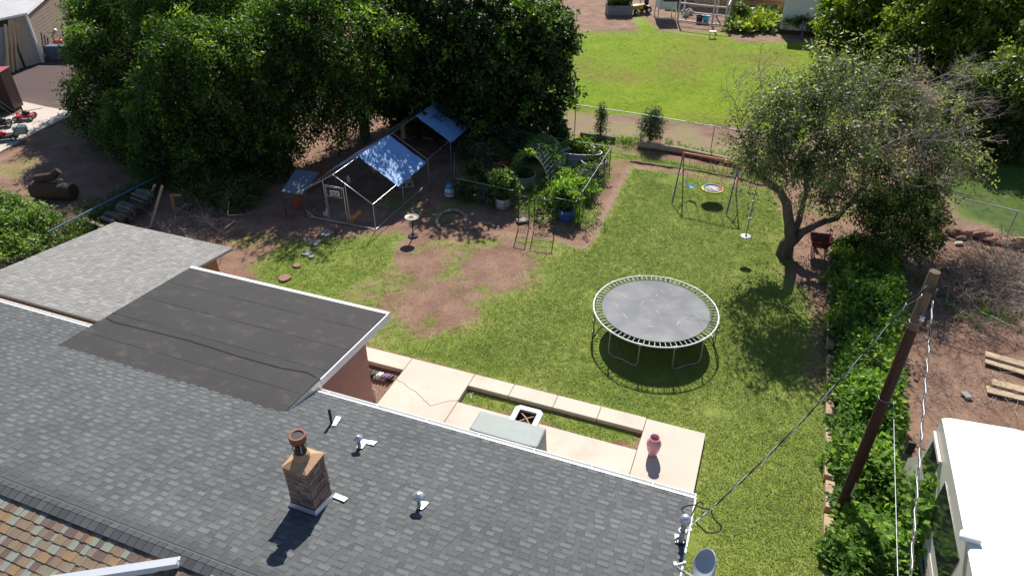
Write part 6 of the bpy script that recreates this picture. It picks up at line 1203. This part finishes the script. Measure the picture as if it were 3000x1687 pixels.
# ------------------------------------------------------------------ top left: building, lumber, mowers
BC = G(126, 183); hz_ = ZF(BC.y, 38); bt = thing('outbuilding', 'tan sided outbuilding with bright white roof at the top left corner', 'building', BC)
dl = (G(0, 235) - BC).normalized(); dl.z = 0; dR = Vector((-dl.y, dl.x, 0)); dR = dR if dR.y > 0 else -dR
dR = (D(200, 35, 52) - Vector((BC.x, BC.y, hz_))); dR.z = 0; dR.normalize()
dl = Vector((-1, -.12, 0)).normalized(); pL = D(0, 23, 44.0); dl = (Vector((pL.x, pL.y, 0)) - BC); dl.z = 0; dl.normalize()
def slats(a, d, L, h, m_, out, nm='siding_board'):
    n = int(h / .2)
    me_ = MB().box((0, -.012, 0), (L, .012, .19)).mesh(nm, m_)
    for i in range(n):
        M = Matrix(((d.x, -d.y, 0, a.x + out.x * .012), (d.y, d.x, 0, a.y + out.y * .012), (0, 0, 1, i * .2 + .01), (0, 0, 0, 1))) @ Matrix.Rotation(0.05 if out.dot(Vector((-d.y, d.x, 0))) > 0 else -.05, 4, 'X'); link(nm, me_, bt, M)
back = dR * 12
mb = MB(); Z = Vector((0, 0, hz_)); L8 = dl * 14; q0, q1, q2 = BC, BC + L8, BC + back
mb.add([q0, q1, q1 + back, q2, q0 + Z, q1 + Z, q1 + back + Z, q2 + Z], [(0, 1, 5, 4), (1, 2, 6, 5), (2, 3, 7, 6), (3, 0, 4, 7), (0, 3, 2, 1)]); mb.build('wall', M_mortar, bt)
slats(BC, dR, 9, hz_, M_sidingdark, -dl if True else dl); slats(BC, dl, 1.15, hz_, M_siding, -dR)
slats(BC + dl * 4.3, dl, 8, hz_, M_siding, -dR)
MB().bar(BC - dR * .03 - dl * .02, BC - dR * .03 - dl * .02 + Z, .16, .16).build('corner_board', M_fascia, bt)
a_ = BC + dl * 1.3 - dR * .03; MB().add([a_, a_ + dl * 2.8, a_ + dl * 2.8 + Vector((0, 0, hz_ - .5)), a_ + Vector((0, 0, hz_ - .5))], [(0, 1, 2, 3), (3, 2, 1, 0)]).build('roller_door', M_shedwhite, bt)
o_ = -dl * .25 - dR * .25; mb = MB(); mb.add([BC + Z + o_, BC + L8 + Z + o_, BC + L8 + back + Z + Vector((0, 0, .9)), BC + back + Z - dl * .25 + Vector((0, 0, .9)), BC + Z + o_ - Vector((0, 0, .12)), BC + L8 + Z + o_ - Vector((0, 0, .12)), BC + L8 + back + Z + Vector((0, 0, .78)), BC + back + Z - dl * .25 + Vector((0, 0, .78))], [(0, 1, 2, 3), (3, 2, 1, 0), (4, 5, 6, 7), (0, 4, 5, 1), (3, 7, 4, 0)]); mb.build('roof', M_roofwhite, bt)
for k in range(11):
    x = k / 10; a_ = G(18 + 42 * x, 215 - 20 * x + (k % 3) * 4); top_ = BC + dl * (1.25 - .7 * x + .1 * (k % 3)) - dR * (.12 + .06 * (k % 3)) + Vector((0, 0, hz_ * (.78 + .05 * (k % 4)))); MB().bar(a_, top_, .13, .06, up=(.2, -1, 0)).top('lumber_post', M_lumber, 'pale lumber post leaning on the tan wall, ' + 'first second third fourth fifth sixth seventh eighth ninth tenth eleventh'.split()[k] + ' from the left', 'lumber', 'lumber leaning against the tan building', bevel=.004)
a_ = G(-30, 225); MB().add([a_, G(22, 195), G(22, 195) + Vector((-.1, .3, 1.5)), a_ + Vector((-.1, .3, 2.2)), a_ + Vector((0, .05, 0)), G(22, 195) + Vector((0, .05, 0)), G(22, 195) + Vector((-.1, .35, 1.5)), a_ + Vector((-.1, .35, 2.2))], [(0, 1, 2, 3), (7, 6, 5, 4), (0, 4, 5, 1), (1, 5, 6, 2), (2, 6, 7, 3), (3, 7, 4, 0)]).top('chipboard_sheet', M_osb, 'orange-brown chipboard sheet leaning left of the lumber', 'board')
t = thing('red_drum', 'red drum with a bar on top against the brown wall behind the tree', 'drum', G(184, 160)); p = G(184, 160); MB().lathe([(.3, .2), (.3, .9), (.25, .95), (0, .95)], 14, c=p).build('drum', M_redpaint, t); MB().tube([p + Vector((-.3, 0, 1.1)), p + Vector((.1, 0, 1.6))], .07, 6).build('bar', M_dull, t)
p = G(165, 178); MB().box((p.x - .6, p.y, 0), (p.x + 1.6, p.y + .6, .9)).top('blue_crate', M_slate, 'dull blue crate against the brown wall behind the tree', 'crate', bevel=.02)
for i in range(3): p = G(132 + i * 6, 182 - i * 3); MB().bar(p, p + Vector((.1, .5, 1.7 - .2 * i)), .08, .04).top('leaning_stake', M_greylog, 'grey stake leaning on the brown wall of the tan building', 'stake', 'stakes leaning on the brown wall')
# concrete path of the left yard
cp = thing('garden_path', 'pale concrete path crossing the left yard under the tree', None, G(100, 360), kind='structure')
PA, PB_, PC_, PD = G(-60, 482), G(170, 362), G(118, 322), G(45, 292)
e = [(PA, PB_, G(135, 340), G(-60, 420)), (G(135, 340), PB_, G(335, 410), G(345, 385)), (G(58, 300), G(120, 345), G(345, 384), G(330, 345)), (G(340, 411), G(350, 384), G(470, 420), G(460, 440)), (G(-200, 380), G(-60, 430), G(120, 345), G(55, 298))]
def flat(name, pts, z0, z1, m_, par):
    c = sum((Vector(p) for p in pts), Vector()) / len(pts); pts = sorted([(math.atan2(p.y - c.y, p.x - c.x), c + (Vector(p) - c) * .997) for p in pts], key=lambda k: k[0]); mb = MB(); mb.prism([(p.x, p.y) for _, p in pts], z0, z1); return mb.build(name, m_, par)
for i, e_ in enumerate(((G(-120, 470), G(-60, 482), G(135, 375), G(70, 330), G(-120, 395)), (G(135, 375), G(72, 331), G(140, 318), G(200, 345)), (G(70, 329), G(58, 300), G(138, 317)), (G(140, 317), G(60, 299), G(300, 345), G(330, 368), G(203, 344)), (G(332, 368), G(302, 345), G(420, 372), G(440, 402), G(360, 392)))): flat('slab', e_, -.05, .05 + .002 * i, M_path_concrete, cp)
def mower(px, py, rz, lab, bagc=True, body=M_redpaint):
    p = G(px, py, .06); t = thing('lawn_mower', lab, 'lawn mower', p, rz); M = WM[t]
    MB(M).prism([(-.35, -.25), (.1, -.27), (.4, -.2), (.45, 0), (.4, .2), (.1, .27), (-.35, .25)], .12, .26).build('deck', body if not bagc else M_black, t, bevel=.02); MB(M).lathe([(.17, .26), (.18, .36), (.15, .42), (.06, .44), (.001, .445)], 18, c=(.12, 0, 0)).build('engine', body if bagc else M_black, t)
    for x in (-.35, .36):
        for y in (-.3, .3): w_ = thing('wheel', None, None, M=M); w_.parent = t; w_.matrix_local = Matrix(); MB(M).tube([(x, y - .03, .13), (x, y + .03, .13)], .13, 18).build('tyre', M_rubber, w_); MB(M).tube([(x, y - .035, .13), (x, y + .035, .13)], .075, 14).build('rim', M_cream, w_)
    for y in (-.22, .22): MB(M).tube([(-.3, y, .22), (-.8, y, .8), (-.95, y, .98)], .014, 6).build('handle', M_black, t)
    MB(M).tube([(-.95, -.22, .98), (-.95, .22, .98)], .016, 6).build('handle_bar', M_black, t)
    if bagc: mb = MB(M); mb.prism([(-.95, -.22), (-.4, -.2), (-.4, .2), (-.95, .22)], .22, .62); mb.build('grass_bag', M_grillcover, t, bevel=.05)
mower(22, 410, math.pi + .35, 'red push mower with grey-green grass bag on the concrete path'); mower(75, 350, .25, 'black and red mower nearest the tree on the concrete path', False); mower(5, 372, .5, 'dark mower behind the red push mower at the left edge', False, M_black)
p = G(-5, 330); t = thing('cabinet', 'dark maroon metal cabinet with red top beside the mowers', 'cabinet', p, .12); M = WM[t]; MB(M).box((-1.6, 0, 0), (.85, 1.0, 2.05)).build('body', M_maroon, t, bevel=.01); MB(M).box((-1.63, -.03, 2.05), (.88, 1.03, 2.11)).build('top', mat('faded_red_top', (.33, .06, .08), .5, .1, 6), t, bevel=.01)
# ------------------------------------------------------------------ top right: neighbour coop, bed, mower, shed
cp_ = thing('white_coop', 'white neighbour hen house and timber-framed run at the top of the bright lawn', 'chicken coop', G(1990, 62)); y0 = G(1960, 60).y
def X(px, y, z=None): return D(px, 40, y).x
c0_, c1_ = G(1925, 58), G(1980, 60); z3 = ZF(y0, -30)
mb = MB(); mb.box((c0_.x + .05, c0_.y, .75), (c1_.x, c0_.y + 1.6, 2.6)); mb.build('house', M_shedwhite, cp_); mb = MB(); nb_ = MB(); nb_.box((c0_.x + .3, c0_.y - .45, 1.0), (c1_.x - .15, c0_.y, 1.45)); nb_.build('nest_box', M_shedwhite, cp_)
MB().add([(c0_.x + .25, c0_.y - .5, 1.42), (c1_.x - .1, c0_.y - .5, 1.42), (c1_.x - .1, c0_.y, 1.75), (c0_.x + .25, c0_.y, 1.75), (c0_.x + .25, c0_.y - .5, 1.46), (c1_.x - .1, c0_.y - .5, 1.46), (c1_.x - .1, c0_.y, 1.79), (c0_.x + .25, c0_.y, 1.79)], [(0, 1, 2, 3), (7, 6, 5, 4), (0, 4, 5, 1), (1, 5, 6, 2), (3, 7, 4, 0)]).build('nest_lid', M_brownwood, cp_)
for x in (c0_.x + .05, c1_.x - .02):
    for yy in (c0_.y, c0_.y + 1.5): MB().box((x - .04, yy - .04, 0), (x + .04, yy + .04, .75)).build('leg', M_shedwhite, cp_)
MB().bar(c0_ + Vector((0, -.04, .1)), c1_ + Vector((0, -.04, .1)), .06, .1).build('rail', M_shedwhite, cp_)
r0, r1, r2 = G(1985, 63), G(2085, 75), G(2122, 78); dp = Vector((1.1, 3.0, 0)); hh = 2.7
for p in (r0, r1, r2, r0 + dp, r1 + dp, r2 + dp): MB().bar(p, p + Vector((0, 0, hh)), .11, .11).build('frame_post', M_cream, cp_)
for a_, b_ in ((r0, r1), (r1, r2), (r2, r2 + dp), (r0 + dp, r2 + dp)):
    for z in (.08, 1.35, hh): MB().bar(a_ + Vector((0, 0, z)), b_ + Vector((0, 0, z)), .08, .1).build('frame_rail', M_cream, cp_)
MB().bar(r1 + Vector((.1, 0, .3)), r1.lerp(r2, .5) + Vector((0, 0, .05)), .06, .05).build('brace', M_cream, cp_); MB().bar(r2 + Vector((-.1, 0, .3)), r1.lerp(r2, .5) + Vector((0, 0, .05)), .06, .05).build('brace', M_cream, cp_); MB().bar(r2 + Vector((0, 0, .6)), r2 + dp * .6 + Vector((0, 0, .1)), .06, .06).build('brace', M_cream, cp_)
mb = MB(); wires(mb, r0, r2, r2 + Vector((0, 0, hh)), r0 + Vector((0, 0, hh)), .12, .002); mb.build('wire_mesh', M_dull, cp_)['kind'] = 'stuff'
for px, py, r, m_, lb in ((2048, 66, .28, M_black, 'black bucket standing in the white timber run'), (2067, 68, .25, M_skyp, 'turquoise bucket standing in the white timber run')):
    p = G(px, py); t = thing('bucket', lb, 'bucket', p); MB().lathe([(r * .75, 0), (r, .5), (r * 1.05, .52), (r * .95, .5), (r * .7, .04), (0, .04)], 18, c=p).build('pail', m_, t); MB().tube([(p.x - r, p.y, .5), (p.x, p.y - r, .42), (p.x + r, p.y, .5)], .012, 5).build('handle', M_dull, t)
for i in range(7): mb = MB(); mb.tint = rq.random(); p = G(2015 + rq.uniform(-12, 12), 44 + rq.uniform(-8, 6)); mb.rock(p + Vector((0, 0, .15)), .3, .25, .18, i + 300); mb.top('coop_rock', M_rock, 'pale rock heaped inside the white timber run', 'rock', 'rocks heaped in the white timber run')
p0, p1 = G(1776, 42), G(1855, 50); t = thing('raised_bed', 'grey timber raised bed planted with greens at the top of the bright lawn', 'raised bed', p0)
MB().box((p0.x, p0.y - .6, 0), (p1.x, p0.y - .56, .75)).build('side', M_flag, t); MB().box((p0.x, p0.y + .8, 0), (p1.x, p0.y + .84, .75)).build('side', M_flag, t); MB().box((p0.x, p0.y - .56, 0), (p0.x + .04, p0.y + .8, .75)).build('end', M_flag, t); MB().box((p1.x - .04, p0.y - .56, 0), (p1.x, p0.y + .8, .75)).build('end', M_flag, t); MB().box((p0.x + .04, p0.y - .56, .3), (p1.x - .04, p0.y + .8, .68)).build('soil', M_soil, t)
C = np.array([[rq.uniform(p0.x + .2, p1.x - .2), rq.uniform(p0.y - .4, p0.y + .7), rq.uniform(.75, 1.2)] for _ in range(160)]); V, F, t_ = leaves(C, np.random.default_rng(3).normal(0, .5, C.shape) + [0, 0, 1], 16, .22, .4, 97, (.4, .1, .4)); tp = thing('bed_plants', 'leafy greens growing in the grey raised bed', 'plants', p0); link('foliage', npmesh('foliage', V - np.array(p0), F, L_mid, t_), tp, WM[tp])
for k in range(5): a_ = Vector((p0.x + .5 + k * .35, p0.y, .7)); MB().tube([a_, a_ + Vector((.15 * (k % 2), 0, 1.3))], .02, 5).top('plant_stake', M_whitefeather, 'thin white stake standing in the grey raised bed', 'stake', 'stakes in the raised bed')
p = G(1872, 40); t = thing('ride_on_mower', 'black and yellow ride-on mower parked beside the white coop', 'ride-on mower', p, .5); M = WM[t]
MB(M).box((-.9, -.3, .35), (.2, .3, .7)).build('bonnet', M_yellowpaint, t, bevel=.06); MB(M).box((.2, -.35, .3), (.9, .35, .55)).build('rear_body', M_black, t, bevel=.05); MB(M).box((.25, -.25, .6), (.7, .25, .7)).box((.6, -.25, .7), (.72, .25, 1.05)).build('seat', M_black, t, bevel=.04); MB(M).tube([(-.05, 0, .6), (.08, 0, 1.0)], .025, 6).build('steering_column', M_black, t); MB(M).torus((.1, 0, 1.02), .17, .018, 18, 6).build('steering_wheel', M_black, t)
for x, r in ((-.65, .2), (.6, .28)):
    for y in (-.42, .42): w_ = thing('wheel', None, None, M=M); w_.parent = t; w_.matrix_local = Matrix(); MB(M).tube([(x, y - .09, r), (x, y + .09, r)], r, 18).build('tyre', M_rubber, w_); MB(M).tube([(x, y - .1, r), (x, y + .1, r)], r * .5, 14).build('rim', M_cream, w_)
# block retaining wall
bw = thing('block_wall', 'tan block wall behind the vegetable patch at the top edge', 'wall', G(2150, 36)); a_, b_ = G(2120, 28), G(2305, 40); n_ = 7
dm = (b_ - a_) / n_; me_ = None
for r in range(5):
    for i in range(-4 if r else -4, n_ + 1):
        o_ = a_ + dm * (i + (.5 if r % 2 else 0)); mb = MB(); L = dm.length; Mx = Matrix.Translation(o_) @ Matrix.Rotation(math.atan2(dm.y, dm.x), 4, 'Z')
        if me_ is None: me_ = MB().box((.012, 0, .012), (L - .012, .4, .38)).mesh('block', M_adobe)
        link('block', me_, bw, Mx @ Matrix.Translation((0, rq.uniform(-.02, .02), r * .4)))
MB(Matrix.Translation(a_) @ Matrix.Rotation(math.atan2(dm.y, dm.x), 4, 'Z')).box((-5, .06, 0), (dm.length * 7.8, .38, 1.98)).build('mortar', M_mortar, bw)
# squash patch
C = []; qn = np.random.default_rng(17)
for (px, py, k) in ((2165, 72, 40), (2190, 82, 60), (2220, 72, 60), (2250, 62, 60), (2270, 78, 50), (2200, 60, 60), (2240, 88, 50), (2180, 95, 30), (2230, 55, 50), (2265, 50, 40), (2150, 88, 16)):
    p = G(px, py); C.append(np.stack([p.x + qn.normal(0, .35, k), p.y + qn.normal(0, .4, k), np.abs(qn.normal(.12, .12, k))], -1))
C = np.concatenate(C); V, F, t_ = leaves(C, qn.normal(0, .6, C.shape), 10, .42, .85, 98, (.5, .2, .3), updir=1.0, tint0=qn.uniform(.2, .95, len(C))); o_ = G(2220, 80); tq = thing('squash_patch', 'bright yellow-green squash patch between the white run and the white shed', 'vegetable patch', o_); link('foliage', npmesh('foliage', V - np.array(o_), F, L_squash, t_), tq, WM[tq])
shrub('corner_bush', 'small dark green bush at the left corner of the squash patch', 'bush', G(2170, 50), [(*G(2172, 48, .5), .6, .6, .8)], 30, 12, .22, .5, L_mid, 44)
# white shed
s0_, s1_ = G(2281, 96), G(2398, 106); dS = s1_ - s0_; dS.z = 0; LS = 6.0; dS.normalize(); t = thing('white_shed', 'plain white shed with round wheel ornament at the top of the bright lawn', 'shed', s0_); nS = Vector((-dS.y, dS.x, 0)); b0 = Vector((0, 0, .25)); hS = 3.6
P = [s0_, s0_ + dS * LS, s0_ + dS * LS + nS * 5, s0_ + nS * 5]; MB().add([p + b0 for p in P] + [p + Vector((0, 0, hS)) for p in P], [(0, 1, 5, 4), (1, 2, 6, 5), (2, 3, 7, 6), (3, 0, 4, 7), (4, 5, 6, 7)]).build('wall', M_shedwhite, t)
MB().add([p + nS * .03 * (1 if i < 2 else -1) for i, p in enumerate(P)] + [p + b0 + nS * .03 * (1 if i < 2 else -1) for i, p in enumerate(P)], [(0, 1, 5, 4), (1, 2, 6, 5), (2, 3, 7, 6), (3, 0, 4, 7)]).build('base', M_brownwood, t)
o1 = -nS * .35 - dS * .25; o2 = -nS * .35 + dS * .25; R4 = [P[0] + o1, P[1] + o2, P[2] + o2 * -1 + dS * .5, P[3] - o2]
MB().add([p + Vector((0, 0, hS)) for p in R4] + [p + Vector((0, 0, hS + .15)) for p in R4], [(0, 1, 5, 4), (1, 2, 6, 5), (2, 3, 7, 6), (3, 0, 4, 7), (4, 5, 6, 7), (3, 2, 1, 0)]).build('roof', M_roofwhite, t)
for k in range(1, 5): a_ = s0_ + dS * (k * 1.22) - nS * .012; MB().bar(a_ + b0, a_ + Vector((0, 0, hS - .05)), .03, .012, up=(nS.x, nS.y, 0)).build('panel_joint', M_shedwhite, t)
wc = s0_ + dS * 2.75 - nS * .05 + Vector((0, 0, ZF(s0_.y - .8, 17))); Mw = Matrix.Translation(wc) @ Matrix.Rotation(math.pi / 2, 4, 'X'); t = thing('wall_ornament', 'round dark spoked wheel ornament hanging on the white shed wall', 'ornament', wc); MB(Mw).torus((0, 0, 0), .24, .03, 24, 6).build('hoop', M_black, t); mb = MB(Mw)
for k in range(5): mb.tube([(0, 0, 0), (.24 * math.cos(k * 1.257), .24 * math.sin(k * 1.257), 0)], .02, 5)
mb.build('spoke', M_black, t)
p = G(2086, 110); t = thing('stool', 'small white stool standing on the bright lawn below the coop', 'stool', p); MB().box((p.x - .25, p.y - .15, .38), (p.x + .25, p.y + .15, .43)).build('seat', M_cream, t)
for x, y in ((-.2, -.1), (.2, -.1), (-.2, .1), (.2, .1)): MB().tube([(p.x + x, p.y + y, 0), (p.x + x * .9, p.y + y * .9, .38)], .025, 5).build('leg', M_cream, t)
p = G(2785, 478); MB().lathe([(.22, 0), (.26, .25), (.28, .27), (.2, .1), (0, .1)], 16, c=p).top('dark_pot', M_black, 'round dark pot on the shaded lawn behind the right wire fence', 'pot')
